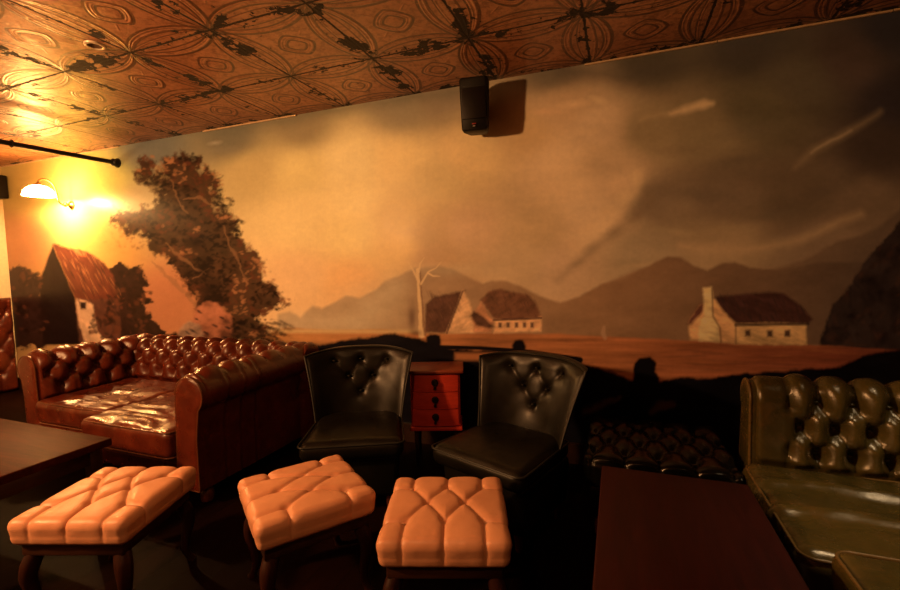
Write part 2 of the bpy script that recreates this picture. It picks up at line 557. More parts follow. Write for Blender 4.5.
    for k in range(70):
        x = R1.uniform(428, 462); y = 293 + R1.uniform(0, 36)
        if x < 466 - (y - 291) * .42: dab(x, y, R1.uniform(3, 7), 1.0, radians(R1.uniform(55, 75)), P_['roof_dark'] if k % 3 else P_['trunk_dark'], .5, 1)
    for k in range(60):
        x = R1.uniform(488, 538); y = R1.uniform(292, 318)
        dab(x, y, R1.uniform(3, 6), .9, radians(R1.uniform(50, 75)), P_['roof_dark'] if k % 2 else P_['trunk_dark'], .45 if y < 316 else 0, 1)
    stroke([(494, 320), (541, 318)], (1.2, 1.2), P_['roof_dark'], 1.2, .8)
    stroke([(463, 291), (453, 316), (447, 333)], (.8, 1, 1), P_['roof_dark'], 1.2, .7)
    for wx in (500, 508, 516.5, 524.5, 532): fill([(wx - 1.6, 322.5), (wx + 1.6, 322.5), (wx + 1.7, 327.5), (wx - 1.5, 327.5)], P_['pane'], .7, .85)
    stroke([(422, 335), (420, 300), (418, 270)], (3.2, 2.2, 1.6), P_['trunk'], 1.6, .95, jit=1.2, sc=6)
    stroke([(424.5, 335), (422, 302), (420, 270)], (1.3, 1.0, .6), P_['trunk_dark'], 1.4, .8, jit=1, sc=5)
    stroke([(419, 282), (413, 270), (408, 262)], (1.3, .9, .4), P_['trunk'], 1.2, .8)
    stroke([(421, 284), (428, 272), (436, 268), (441, 262)], (1.1, .8, .5, .3), P_['trunk'], 1.2, .8)
    stroke([(419, 272), (420, 264), (424, 258)], (1, .7, .3), P_['trunk'], 1.2, .8)
    stroke([(428, 273), (433, 276), (440, 276)], (.9, .7, .3), P_['trunk'], 1.0)
    for (cx, cy, rx, ry) in ((412, 318, 4, 12), (416, 333, 6, 3)):
        d = ((px - cx) / rx) ** 2 + ((py - cy) / ry) ** 2
        lay(np.exp(-d) * .7, P_['roof_dark'])
    # --- whitewashed cottage at the right
    for pts, c, so in COTTAGE:
        n = np.clip(1 + .8 * fbm(px / 9 - py / 7, py / 5, 4) - np.clip((py - 330) / 40, 0, .35), .4, 1.5)
        fill(pts, pig(c)[None, :] * n[:, None], so + .5, 1, jx=.9, jy=.9, sc=5)
    for k in range(110):
        x = R1.uniform(716, 806); y = R1.uniform(296, 322)
        if inside(COTTAGE[3][0], x, y): dab(x, y, R1.uniform(4, 8), 1.0, radians(R1.uniform(50, 70)), P_['crag'] if k % 6 < 4 else P_['smear'], .6, 1)
    stroke([(736, 325), (770, 324.5), (808, 324)], (1.6, 1.4, 1.4), P_['crag'], 1.6, .8)
    stroke([(712, 288), (713, 316), (720, 328), (721, 342)], (.8, 1, 1, 1), P_['smear'], 1.8, .6)
    stroke([(736, 325), (736, 344)], (.8, .8), P_['smear'], 1.8, .5)
    for wx, wy in ((748, 333), (770, 333.5), (787.5, 333.5)): fill([(wx - 2.8, wy - 3.2), (wx + 2.4, wy - 3.4), (wx + 2.6, wy + 3.4), (wx - 2.8, wy + 3.2)], P_['pane'], 1.3, .95, jx=.6, jy=.6, sc=3)
    stroke([(604, 327), (603, 333), (605, 338)], (1.6, 2.4, 2.0), P_['figure'], 1.4, .7)
    # --- dark foreground with fence posts
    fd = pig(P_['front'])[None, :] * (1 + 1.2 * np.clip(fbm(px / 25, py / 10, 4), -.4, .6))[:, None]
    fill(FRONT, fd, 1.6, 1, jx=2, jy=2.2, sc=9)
    fill([(455, 353), (500, 353), (545, 357), (560, 362), (520, 361), (455, 360)], P_['land_m'], 2.0, .8)
    stroke([(436, 347), (480, 348), (530, 352), (580, 360)], (2, 2, 2.4, 3), P_['front'], 1.4)
    for pts in POSTS: fill(pts, P_['front'], 1.2, 1, jx=.8, jy=.8, sc=5)
    for pts, w in SMEARS: stroke(pts, w, P_['smear'], 5, .75, jit=3, sc=8)
    # --- ruined thatched house and shrubs at the left
    for pts, c, j in HOUSE:
        n = 1 + .9 * fbm(px / 5 - py / 11, py / 9 + px / 30, 4)
        fill(pts, pig(c)[None, :] * np.clip(n, .4, 1.7)[:, None], 1.2, 1, jx=j, jy=j, sc=8)
    for k in range(170):                      # thatch
        x = R1.uniform(54, 122); y = R1.uniform(245, 303)
        if inside(HOUSE[4][0], x, y) or (y > 290 and 78 < x < 121 and R1.random() < .5):
            dab(x, y, R1.uniform(5, 10), .9, radians(62 + R1.uniform(-8, 8)), (P_['tree_dark'], P_['tree_lit'], P_['tree_mid'])[k % 3], .55, 1)
    for (bx, by, bw, bh, n_) in ((30, 305, 20, 36, 60), (132, 305, 24, 38, 110), (104, 325, 16, 16, 30)):
        for k in range(n_):
            a_ = R1.uniform(0, 6.28); q_ = R1.random() ** .5
            dab(bx + bw * q_ * cos(a_), by + bh * q_ * sin(a_), R1.uniform(2, 5), R1.uniform(1.5, 4), R1.uniform(0, 3), P_['tree_dark'] if R1.random() < .72 else P_['tree_mid'], .7, .6, .9)
    # --- the big tree
    tr_ = np.clip(.42 + 1.35 * fbm(px / 17 + 3, py / 13, 5, .62) + .0016 * (px - 190), 0, 1)[:, None]
    lit = np.clip((.25 + .9 * fbm(px / 9, py / 7 + 4, 4)), 0, 1)[:, None]
    tc = pig(P_['tree_dark']) * (1 - tr_) + pig(P_['tree_mid']) * tr_
    tc = tc * (1 - .35 * lit) + pig(P_['tree_lit']) * .35 * lit
    fill(TREE, tc * .55, 3.0, .96, jx=12, jy=11, sc=8)
    for pts in TREE_GAPS: fill(pts, P_['sky_gap'], 2.5, .6, jx=6, jy=6, sc=6)
    xs0, ys0 = [p[0] for p in TREE], [p[1] for p in TREE]
    dabs_ = []
    while len(dabs_) < 900:
        x, y = R1.uniform(min(xs0), max(xs0)), R1.uniform(min(ys0), 338)
        if inside(TREE, x, y): dabs_.append((x, y))
    for i in range(len(TREE) - 16):           # ragged leaf clumps along the outline
        (x0, y0), (x1, y1) = TREE[i], TREE[i + 1]
        for k in range(5):
            t = R1.random(); dabs_.append((x0 + (x1 - x0) * t + R1.uniform(-4, 4), y0 + (y1 - y0) * t + R1.uniform(-4, 4)))
    dabs_.sort(key=lambda q: q[1] + R1.uniform(-25, 25))
    for x, y in dabs_:
        g_ = vnoise(np.array([x / 15.0]), np.array([y / 12.0]))[0] + .0022 * (x - 195) - .0010 * (y - 240)
        c_ = P_['tree_dark'] if g_ < .55 else (P_['tree_mid'] if g_ < .70 else P_['tree_lit'])
        kk = .8 if c_ is P_['tree_lit'] else 1.0
        dab(x, y, R1.uniform(2.0, 5.0) * kk, R1.uniform(1.2, 3.0) * kk, R1.uniform(-.9, .9), c_, R1.uniform(.4, .85) * (.8 if kk < 1 else 1), .7, 1.2)
    for k in range(90):                       # sparse twigs fading out to the left
        x, y = R1.uniform(104, 150), R1.uniform(205, 250)
        dab(x, y + (150 - x) * -.12, R1.uniform(1.5, 4), R1.uniform(1, 2.4), R1.uniform(0, 3), P_['tree_mid'], R1.uniform(.2, .6) * np.clip((x - 98) / 45, .15, 1), .6, 1.0)
    for pts, w in BRANCH: stroke(pts, [q * .6 for q in w], P_['branch'], 1.6, .55, jit=3, sc=7)
    for (cx, cy, rx, ry) in ((210, 288, 9, 6), (204, 268, 7, 9), (212, 300, 9, 6), (196, 243, 10, 8)):
        d = ((px - cx) / rx) ** 2 + ((py - cy) / ry) ** 2
        lay(np.exp(-d) * .8, P_['tree_dark'])
    for pts, c in ROCKS:
        n = np.clip(1 + 1.5 * fbm(px / 9, py / 8, 4) - .5 * np.clip((py - 318) / 22, -.4, 1), .3, 1.7)
        fill(pts, pig(c)[None, :] * n[:, None], 1.5, 1, jx=3, jy=3, sc=8)
    for cx, cy in ((188, 333), (193, 331), (226, 338), (197, 319), (183, 338), (215, 326), (222, 318), (206, 333), (228, 328), (200, 312)): dab(cx, cy, 4.5, 1.6, .5, P_['front'], .8, .6, .9)
    for k in range(70):
        dab(R1.uniform(228, 290), R1.uniform(322, 345), R1.uniform(5, 12), R1.uniform(1.5, 3), radians(R1.uniform(5, 30)), P_['tree_dark'], .45 if k % 3 else .2, .8, .8)
    # brushwork
    C *= (1 + .10 * fbm(px / 4.5, py / 3.2, 3) + .03 * fbm(px / 2.6, py / 30, 2))[:, None]
    return np.clip(C, .003, .92)

SKY = [(20, 240, (162, 122, 92)), (60, 200, (191, 188, 124)), (100, 180, (195, 210, 138)), (100, 250, (182, 150, 94)), (160, 300, (175, 127, 102)), (150, 150, (107, 119, 126)), (230, 140, (115, 120, 113)), (300, 128, (146, 143, 123)), (400, 108, (153, 152, 138)), (440, 98, (151, 146, 134)), (30, 185, (182, 166, 109)), (150, 200, (182, 184, 160)), (250, 170, (192, 187, 147)), (300, 170, (223, 221, 173)), (350, 160, (241, 240, 199)), (400, 160, (241, 232, 187)), (430, 180, (218, 210, 171)), (470, 150, (229, 215, 175)), (520, 130, (206, 187, 154)), (300, 220, (233, 229, 186)), (350, 200, (241, 239, 196)), (350, 230, (241, 237, 188)), (400, 220, (212, 198, 150)), (405, 245, (234, 217, 166)), (424, 235, (192, 176, 147)), (428, 255, (192, 172, 147)), (470, 230, (210, 193, 172)), (530, 230, (199, 187, 162)), (300, 280, (226, 209, 176)), (350, 285, (233, 206, 162)), (560, 105, (213, 195, 171)), (600, 125, (223, 209, 189)), (560, 170, (237, 222, 197)), (620, 180, (222, 208, 187)), (600, 215, (224, 212, 192)), (560, 270, (214, 201, 185)), (520, 262, (211, 200, 178)), (650, 130, (161, 155, 134)), (700, 135, (146, 142, 124)), (760, 110, (116, 117, 104)), (850, 60, (93, 87, 91)), (880, 150, (84, 80, 84)), (800, 80, (105, 106, 101)), (650, 60, (93, 93, 88)), (550, 75, (117, 115, 107)), (750, 45, (78, 80, 84)), (650, 200, (145, 139, 130)), (720, 200, (133, 127, 120)), (720, 240, (185, 177, 160)), (800, 200, (119, 114, 107)), (860, 200, (132, 126, 120)), (820, 245, (153, 146, 139)), (640, 250, (178, 174, 161)), (895, 100, (64, 64, 78)), (895, 30, (62, 65, 79))]
CLOUDS = [([(640, 121), (665, 115), (690, 109), (704, 105)], (0.5, 1.5, 3, 3.5), (201, 189, 166), 9, 0.55),
 ([(670, 114), (690, 108), (705, 103), (712, 103)], (0.5, 2.5, 4, 2), (241, 229, 202), 8, 0.75),
 ([(795, 168), (815, 152), (845, 133), (880, 112)], (1, 3, 3, 1), (183, 178, 162), 12, 0.5),
 ([(812, 155), (830, 142), (850, 131)], (0.5, 1.2, 0.5), (210, 205, 190), 5, 0.5),
 ([(640, 172), (634, 190), (606, 222), (572, 254)], (3, 5, 4, 2), (241, 229, 204), 18, 0.55),
 ([(650, 205), (604, 240), (575, 262), (556, 280)], (4, 4, 3, 1), (137, 127, 117), 16, 0.5),
 ([(660, 190), (720, 172), (800, 178)], (10, 12, 8), (119, 113, 107), 34, 0.6),
 ([(680, 246), (730, 250), (790, 244), (860, 214)], (2, 3, 3, 2), (219, 208, 188), 14, 0.55),
 ([(560, 70), (620, 76), (700, 62), (800, 48)], (5, 6, 6, 5), (87, 86, 86), 24, 0.6),
 ([(130, 126), (240, 128), (330, 110), (470, 90)], (4, 6, 5, 4), (95, 101, 97), 20, 0.6)]
PUFFS = [(575,104,22,6,-6,(241, 223, 197),0.7), (598,100,12,5,20,(241, 230, 203),0.6), (545,112,20,6,0,(241, 214, 183),0.5), (585,132,18,5,-5,(236, 220, 192),0.5), (600,150,24,7,10,(219, 204, 177),0.4), (636,178,8,10,0,(241, 230, 204),0.6), (625,196,12,9,-20,(241, 230, 204),0.55), (606,212,14,8,-25,(241, 227, 200),0.5), (588,228,14,7,-25,(241, 226, 200),0.5), (570,244,14,7,-30,(229, 213, 190),0.5), (648,196,10,14,0,(138, 130, 117),0.5), (634,214,12,9,-20,(140, 133, 122),0.55), (615,232,14,8,-20,(146, 138, 126),0.5), (592,248,14,7,-25,(152, 146, 135),0.45), (575,264,12,5,-25,(146, 139, 126),0.4), (690,150,40,9,-4,(134, 128, 116),0.45), (740,160,44,8,-8,(107, 104, 102),0.5), (700,195,50,9,4,(120, 116, 111),0.5), (770,215,50,7,-10,(118, 116, 112),0.5), (830,190,40,9,-18,(108, 105, 103),0.5), (750,130,60,10,-10,(124, 123, 117),0.4), (860,170,36,10,-25,(84, 81, 83),0.5), (675,232,30,5,8,(194, 188, 167),0.45), (645,265,40,5,-8,(214, 203, 181),0.4), (330,110,30,5,-10,(120, 125, 109),0.4), (220,150,30,5,-6,(137, 140, 133),0.4), (215,143,10,3,-8,(174, 180, 177),0.5), (470,112,40,6,-8,(197, 189, 161),0.35)]
P_ = dict(mtn_l=(177, 166, 148), mtn_m=(157, 136, 118), mtn_r=(102, 96, 97), mist=(208, 210, 196), crag=(55, 51, 59), land_l=(161, 125, 87), land_m=(180, 129, 95), land_r=(149, 93, 81), pale_land=(208, 203, 166), pane=(70, 56, 63), trunk=(223, 210, 179), trunk_dark=(120, 93, 81), roof_dark=(78, 58, 58), figure=(190, 168, 153), front=(17, 17, 26), smear=(91, 68, 65), tree_dark=(21, 15, 17), tree_mid=(87, 54, 42), tree_lit=(156, 119, 93), sky_gap=(177, 172, 143), branch=(135, 108, 87))
RIDGE_BACK = [(600, 285), (640, 268), (690, 274), (760, 272), (800, 262), (835, 243), (860, 236), (880, 226), (900, 208), (930, 190), (930, 345), (600, 345)]
RIDGE = [(278, 314), (290, 311), (300, 317), (313, 306), (322, 308), (335, 303), (345, 296), (360, 298), (375, 290), (385, 281), (400, 275), (415, 268), (440, 266), (455, 270), (470, 278), (482, 284), (492, 281), (505, 281), (520, 286), (540, 296), (560, 303), (580, 296), (600, 285), (625, 277), (650, 265), (668, 256), (680, 257), (695, 267), (708, 271), (722, 263), (735, 262), (750, 268), (780, 270), (800, 266), (820, 262), (840, 262), (870, 262), (930, 250), (930, 346), (278, 340)]
MIST = [(305, 318, 35, 14, 0.4), (365, 305, 34, 26, 0.65), (392, 290, 20, 20, 0.5), (340, 322, 60, 10, 0.5), (450, 270, 50, 8, 0.3)]
CRAG = [(820, 340), (826, 325), (832, 308), (845, 292), (852, 280), (864, 262), (872, 252), (884, 240), (900, 222), (940, 190), (940, 380), (820, 372)]
LAND = [(262, 336), (285, 328), (330, 330), (380, 329), (430, 333), (560, 334), (620, 337), (690, 341), (810, 345), (940, 352), (940, 480), (262, 480)]
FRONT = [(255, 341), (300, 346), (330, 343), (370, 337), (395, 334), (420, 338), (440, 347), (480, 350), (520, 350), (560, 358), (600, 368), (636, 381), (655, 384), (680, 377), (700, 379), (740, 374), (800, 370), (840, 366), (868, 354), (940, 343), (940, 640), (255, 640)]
POSTS = [[(426, 337), (430, 334), (440, 335), (441, 343), (438, 354), (428, 354)], [(512, 345), (515, 340), (523, 340), (526, 347), (524, 355), (513, 354)], [(634, 364), (639, 358), (650, 357), (657, 363), (655, 371), (659, 378), (661, 392), (632, 392)]]
SMEARS = [([(585, 412), (600, 405), (620, 397)], (3, 4, 2)), ([(652, 412), (662, 405), (674, 405)], (3, 4, 2)), ([(625, 420), (632, 424)], (2, 2))]
TREE = [(137, 165), (143, 156), (152, 160), (158, 170), (166, 158), (182, 155), (195, 158), (205, 170), (217, 174), (222, 186), (215, 194), (225, 202), (232, 216), (240, 224), (236, 236), (252, 250), (262, 262), (264, 276), (275, 288), (287, 302), (270, 312), (258, 318), (268, 332), (280, 345), (215, 345), (196, 305), (190, 300), (183, 282), (170, 264), (155, 254), (150, 242), (138, 234), (125, 232), (110, 222), (120, 212), (136, 212), (152, 207), (160, 198), (148, 190), (140, 184), (136, 174)]
TREE_GAPS = [[(160, 164), (163, 170), (166, 180), (160, 178), (157, 168)], [(150, 178), (160, 186), (156, 194), (146, 188)], [(215, 198), (222, 212), (212, 210)]]
BRANCH = [([(152, 262), (170, 278), (186, 296), (194, 306)], (2, 4, 4, 2)), ([(165, 244), (180, 256), (196, 268), (206, 276)], (1, 2.5, 2.5, 1)), ([(185, 200), (200, 196), (214, 206)], (1, 2, 1)), ([(192, 279), (200, 276), (208, 268)], (1, 1.6, 0.8)), ([(222, 225), (232, 250), (246, 280)], (1, 2.5, 1.5)), ([(170, 180), (178, 200), (188, 215)], (1, 1.6, 1))]
FARM = [([(480, 300), (489, 291), (500, 289), (528, 295), (536, 302), (541, 317), (520, 320), (495, 320)], (115, 85, 74)),
 ([(494, 320), (520, 319), (541, 317), (541, 331), (494, 333)], (238, 204, 171)),
 ([(426, 304), (434, 297), (448, 294), (466, 290), (461, 300), (452, 317), (447, 333), (424, 333)], (89, 63, 59)),
 ([(463, 290), (470, 303), (474, 318), (474, 333), (446, 333), (453, 316)], (231, 204, 173)),
 ([(472, 316), (481, 302), (493, 320), (491, 332), (474, 333)], (197, 155, 130)),
 ([(470, 316), (474, 311), (482, 315), (494, 327), (488, 328), (476, 325)], (73, 56, 55))]
COTTAGE = [([(688, 323), (699, 306), (716, 298), (735, 322), (735, 344), (690, 340)], (241, 212, 176), 1.0),
 ([(735, 321), (772, 322), (806, 322), (807, 345), (770, 345), (735, 344)], (241, 221, 182), 1.0),
 ([(687, 324), (698, 306), (703, 303), (704, 310), (692, 324)], (113, 80, 80), 1.2),
 ([(713, 297), (740, 294), (768, 292), (784, 293), (800, 305), (813, 319), (808, 324), (770, 323), (736, 324), (724, 312)], (79, 58, 64), 1.2),
 ([(703, 288), (712, 287), (713, 300), (713, 316), (719, 326), (720, 342), (699, 341), (699, 327), (704, 316)], (241, 237, 202), 1.0)]
HOUSE = [([(8, 268), (22, 266), (36, 272), (44, 300), (48, 345), (8, 350)], (42, 29, 32), 6),
 ([(108, 268), (120, 262), (130, 268), (140, 264), (146, 285), (142, 300), (152, 318), (166, 332), (166, 350), (100, 350)], (39, 26, 27), 6),
 ([(53, 245), (39, 282), (41, 310), (43, 345), (84, 345), (78, 315), (75, 297)], (19, 15, 20), 1),
 ([(75, 297), (118, 297), (122, 350), (80, 350)], (78, 53, 49), 2),
 ([(53, 244), (64, 247), (86, 251), (104, 263), (113, 276), (121, 298), (100, 299), (75, 299)], (85, 45, 37), 2),
 ([(70, 247), (78, 250), (86, 252), (86, 257), (78, 255)], (165, 101, 72), 1.5),
 ([(76, 299), (84, 300), (93, 304), (95, 318), (98, 332), (111, 344), (86, 346), (79, 320)], (190, 167, 152), 1.5),
 ([(80, 302), (86, 302), (86, 309), (81, 309)], (36, 24, 27), 0.8)]
ROCKS = [([(192, 322), (198, 308), (208, 301), (218, 304), (229, 314), (233, 330), (228, 340), (198, 340)], (150, 105, 90)),
 ([(176, 345), (180, 328), (190, 320), (200, 326), (206, 345)], (154, 136, 130)),
 ([(150, 345), (160, 336), (176, 333), (186, 345)], (39, 28, 31))]


xs = [LEFT_X]
for p in np.arange(2.0, 905.0, 1.0):
    xx = wall_of_sheet(p, 260.0)[0]
    if xs[-1] + .004 < xx < RIGHT_X: xs.append(xx)
while xs[-1] + .02 < RIGHT_X: xs.append(xs[-1] + .02)
xs.append(RIGHT_X)
xs = np.array(xs); zs = np.concatenate([[0.0], np.linspace(.12, CEIL, 345)])
XX, ZZ = np.meshgrid(xs, zs, indexing='ij')
me = bpy.data.meshes.new('wall_back')
nx, nz = XX.shape
co = np.stack([XX, np.full_like(XX, WALL_Y), ZZ], -1).reshape(-1, 3)
ii, jj = np.meshgrid(np.arange(nx - 1), np.arange(nz - 1), indexing='ij')
base = (ii * nz + jj).ravel()
quads = np.stack([base, base + nz, base + nz + 1, base + 1], -1)
me.vertices.add(len(co)); me.vertices.foreach_set('co', co.ravel())
me.loops.add(quads.size); me.loops.foreach_set('vertex_index', quads.ravel())
me.polygons.add(len(quads)); me.polygons.foreach_set('loop_start', np.arange(0, quads.size, 4))
me.update(calc_edges=True)
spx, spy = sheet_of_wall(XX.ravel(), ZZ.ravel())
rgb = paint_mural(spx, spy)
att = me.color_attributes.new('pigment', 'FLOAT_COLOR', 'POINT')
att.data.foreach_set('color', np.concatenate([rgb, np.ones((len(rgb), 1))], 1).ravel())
m, nt, b = new_mat('varnished_mural')
at = nt.nodes.new('ShaderNodeAttribute'); at.attribute_name = 'pigment'
vv = coords(nt)
n1 = noise(nt, vv, 45, 5, .6); n2 = noise(nt, vv, 7, 4, .6)
hs = nt.nodes.new('ShaderNodeHueSaturation'); nt.links.new(at.outputs['Color'], hs.inputs['Color'])
val = n1 * .14 + n2 * .12 + .87
nt.links.new(val.s, hs.inputs['Value'])
nt.links.new(hs.outputs[0], b.inputs['Base Color'])
rg = n2 * .10 + .26
nt.links.new(rg.s, b.inputs['Roughness'])
b.inputs['Specular IOR Level'].default_value = .12
bump(nt, b, n1, .06, .004)
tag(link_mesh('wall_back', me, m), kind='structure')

# ------------------------------------------------------------------ deep-buttoned upholstery
def pillows(s, t):
    return (np.abs(np.sin(pi * s)) * np.abs(np.sin(pi * t)))
def lattice(L, pu, pv, v0, rows):
    """button spots (u, v) centred on length L: rows alternate by half a pitch"""
    out = []
    for k in range(rows):
        off = .5 * pu if k % 2 else 0.0
        n = int((L / 2) // pu) + 1
        for i in range(-n, n + 1):
            u = i * pu + off
            if abs(u) < L / 2 - .05: out.append((u, v0 + k * pv))
    return out
def tuft(u, v, pu, pv, v0, rows, depth, dent=.65, dw=.17):
    """height of buttoned hide: diamonds between the rows, straight pleats beyond them; 0 in a crease, depth on a crown"""
    s = u / pu - (v - v0) / (2 * pv); t = u / pu + (v - v0) / (2 * pv)
    dia = pillows(s, t) ** .42
    top = v0 + (rows - 1) * pv
    ph = .5 if (rows - 1) % 2 else 0.0
    up = np.abs(np.sin(pi * (u / pu - ph))) ** .6
    lo = np.abs(np.sin(pi * (u / pu))) ** .6
    h = np.where(v > top, up, np.where(v < v0, lo, dia))
    # buttons pull deeper
    kr = np.clip(np.round((v - v0) / pv), 0, rows - 1)
    off = np.where(kr % 2 == 1, .5, 0)
    iu = np.round(u / pu - off)
    d2 = (u - (iu + off) * pu) ** 2 + (v - v0 - kr * pv) ** 2
    return depth * (h - dent * np.exp(-d2 / (2 * (dw * pv) ** 2)))

def button_mesh(name, r, m):
    bm = bmesh.new()
    bmesh.ops.create_uvsphere(bm, u_segments=12, v_segments=8, radius=r)
    for v in bm.verts: v.co.z *= .6
    me = bpy.data.meshes.new(name); bm.to_mesh(me); bm.free(); smooth(me)
    me.materials.append(m)
    return me

def roll_profile(hb=.10, zr=.655, R=.105, dc=.125, lean=.02, n_roll=30):
    """cross-section of a scroll arm: (d outwards from the seat, z) with arc length; inner face, roll, outer face"""
    P = []
    for k in range(14):
        t = k / 13; P.append((lean * t + .0, hb + (zr - .01 - hb) * t))
    a0 = pi - asin_(R, dc, lean)
    for k in range(n_roll + 1):
        a = a0 + (-radians(48) - a0) * k / n_roll
        P.append((dc + R * cos(a), zr + R * sin(a)))
    x, z = P[-1]
    for k in range(1, 9):
        t = k / 8; P.append((x + (.17 - x) * min(1, t * 3), z + (hb - z) * t))
    return np.array(P)
def asin_(R, dc, lean):
    return 0.0 if abs(dc - lean) >= R else math.acos((dc - lean) / R) if False else 0.0

def resample(P, step):
    seg = np.linalg.norm(np.diff(P, axis=0), axis=1); s = np.concatenate([[0], np.cumsum(seg)])
    n = int(s[-1] / step) + 1
    q = np.linspace(0, s[-1], n)
    out = np.stack([np.interp(q, s, P[:, i]) for i in range(2)], -1)
    tg = np.gradient(out, axis=0); tg /= np.linalg.norm(tg, axis=1, keepdims=True)
    nr = np.stack([-tg[:, 1], tg[:, 0]], -1)      # left of travel = towards the seat / up over the roll
    return q, out, nr

def padded_run(name, L, mat, parent, place, tufts=None, but=None, prof=None, step=.012, noise_amp=.004, seed=0, pleats=None, ends=(.05, .05), dent=.65):
    """sweep a scroll cross-section along a straight run of length L. place(u, d, z) -> local xyz"""
    prof = roll_profile() if prof is None else prof
    q, Q, Nn = resample(prof, step)
    nu = int(L / step) + 1
    us = np.linspace(-L / 2, L / 2, nu)
    U, V = np.meshgrid(us, q, indexing='ij')
    H = noise_amp * 2 * fbm(U * 6 + seed * 3.1, V * 9 + seed, 4)
    if tufts:
        pu, pv, v0, rows, depth, vlo, vhi = tufts
        w = np.clip((V - vlo) / .03, 0, 1) * np.clip((vhi - V) / .07, 0, 1)
        e = np.clip((L / 2 - U - ends[1] + .05) / .05, 0, 1) * np.clip((L / 2 + U - ends[0] + .05) / .05, 0, 1)
        H = H + tuft(U, V, pu, pv, v0, rows, depth, dent, .17 if dent < .7 else .24) * w * e + depth * .55 * w * (1 - e)
    if pleats:
        for up in pleats:
            H = H - .006 * np.exp(-((U - up) / .006) ** 2) + .004 * np.exp(-((U - up - .02) / .012) ** 2)
    # soften the run ends
    e2 = np.clip((L / 2 - np.abs(U)) / .02, 0, 1)
    H = H - .012 * (1 - e2) ** 2
    D = Q[None, :, 0] + Nn[None, :, 0] * H; Z = Q[None, :, 1] + Nn[None, :, 1] * H
    P = place(U, D, Z).reshape(-1, 3)
    o = link_mesh(name, grid_mesh(name, P, nu, len(q), wrap_v=True, caps=True), mat, parent)
    if tufts and but:
        for (u, v) in lattice(L, pu, pv, v0, rows):
            if u < -L / 2 + ends[0] or u > L / 2 - ends[1]: continue
            j = int(np.argmin(np.abs(q - v)))
            hh = tufts[4] * -(dent - .2)
            p = place(np.array([u]), np.array([Q[j, 0] + Nn[j, 0] * hh]), np.array([Q[j, 1] + Nn[j, 1] * hh])).reshape(3)
            link_mesh('button', but, None, o, tuple(p))
    return o, Q

def scroll_front(name, mat, pip, parent, prof, place, thick=.03, studs=True):
    """flat scroll facing that closes the front of an arm; place(w, d, z): w = how far it stands proud"""
    c = prof.mean(0)
    q, Q, Nn = resample(np.vstack([prof, prof[:1]]), .012)
    Q = Q[:-1]
    bm = bmesh.new()
    def ring(scale, w):
        return [bm.verts.new(place(w, c[0] + (d - c[0]) * scale[0], c[1] + (z - c[1]) * scale[1])) for d, z in Q]
    rs = [ring((1.0, 1.0), -.01), ring((1.0, 1.0), thick * .5), ring((.97, .99), thick * .85), ring((.86, .97), thick), ring((.6, .9), thick * 1.02)]
    for a, b in zip(rs, rs[1:]):
        for k in range(len(a)): bm.faces.new((a[k], a[(k + 1) % len(a)], b[(k + 1) % len(a)], b[k]))
    bm.faces.new(rs[0][::-1]); bm.faces.new(rs[-1])
    o = from_bm(name, bm, mat, parent)
    bm = bmesh.new()
    add_tube(bm, [place(thick * .75, c[0] + (d - c[0]) * .99, c[1] + (z - c[1]) * .995) for d, z in Q], .006, 8, closed=True)
    from_bm('piping', bm, pip, o)
    return o

def cushion(name, s, r, mat, pip, parent, loc, seed, wrink=.012, sag=.014, dirx=True, rz=0, folds=None):
    def disp(P, Nn):
        x, y = P[:, 0], P[:, 1]
        top = np.clip((P[:, 2] + s[2] * .2) / (s[2] * .5), 0, 1)
        rr = (2 * x / s[0]) ** 2 + (2 * y / s[1]) ** 2
        f = fbm(x * 3 + seed, y * 3, 3)
        a, b2 = (x, y) if dirx else (y, x)
        wr = fbm(a * 1.6 + .25 * f + seed * 7, b2 * 8.5 + 3.0 * f, 3)
        ridge = 1 - np.abs(wr) * 5
        h = top * (wrink * np.clip(ridge, -.2, 1) + .016 * f - sag * np.exp(-rr * 1.6) + .012 * (1 - np.clip(rr, 0, 1)))
        for (q0, wd, am) in (folds or ()):
            qq = a * 0 + b2 - q0 - .03 * np.sin(a * 5 + seed)
            h = h + top * am * np.exp(-(qq / wd) ** 2) * np.clip(1 - np.abs(a) * 1.2, 0, 1)
        return h + .003 * fbm(x * 20, y * 20 + P[:, 2] * 20, 3)
    n = (int(s[0] / .014), int(s[1] / .014), max(6, int(s[2] / .016)))
    o = link_mesh(name, rounded_box(name, s, r, n, disp), mat, parent, loc, (0, 0, rz))
    a, b2 = s[0] / 2 - r * .12, s[1] / 2 - r * .12
    for z in (s[2] / 2 - r * .22, -s[2] / 2 + r * .22):
        pts = []
        for cx, cy, a0 in ((a - r, b2 - r, 0), (-a + r, b2 - r, 90), (-a + r, -b2 + r, 180), (a - r, -b2 + r, 270)):
            for k in range(7):
                an = radians(a0 + 15 * k); pts.append((cx + r * cos(an) * 1.0, cy + r * sin(an) * 1.0, z))
        bm = bmesh.new(); add_tube(bm, pts, .0052, 8, closed=True)
        from_bm('piping', bm, pip, o)
    return o

def bun_foot(parent, x, y, m, h=.10, r=.04):
    bm = bmesh.new()
    add_lathe(bm, [(r * .55, 0), (r * .9, h * .12), (r, h * .4), (r * .85, h * .7), (r * .6, h * .85), (r * .75, h)], 20)
    from_bm('foot', bm, m, parent, (x, y, 0))

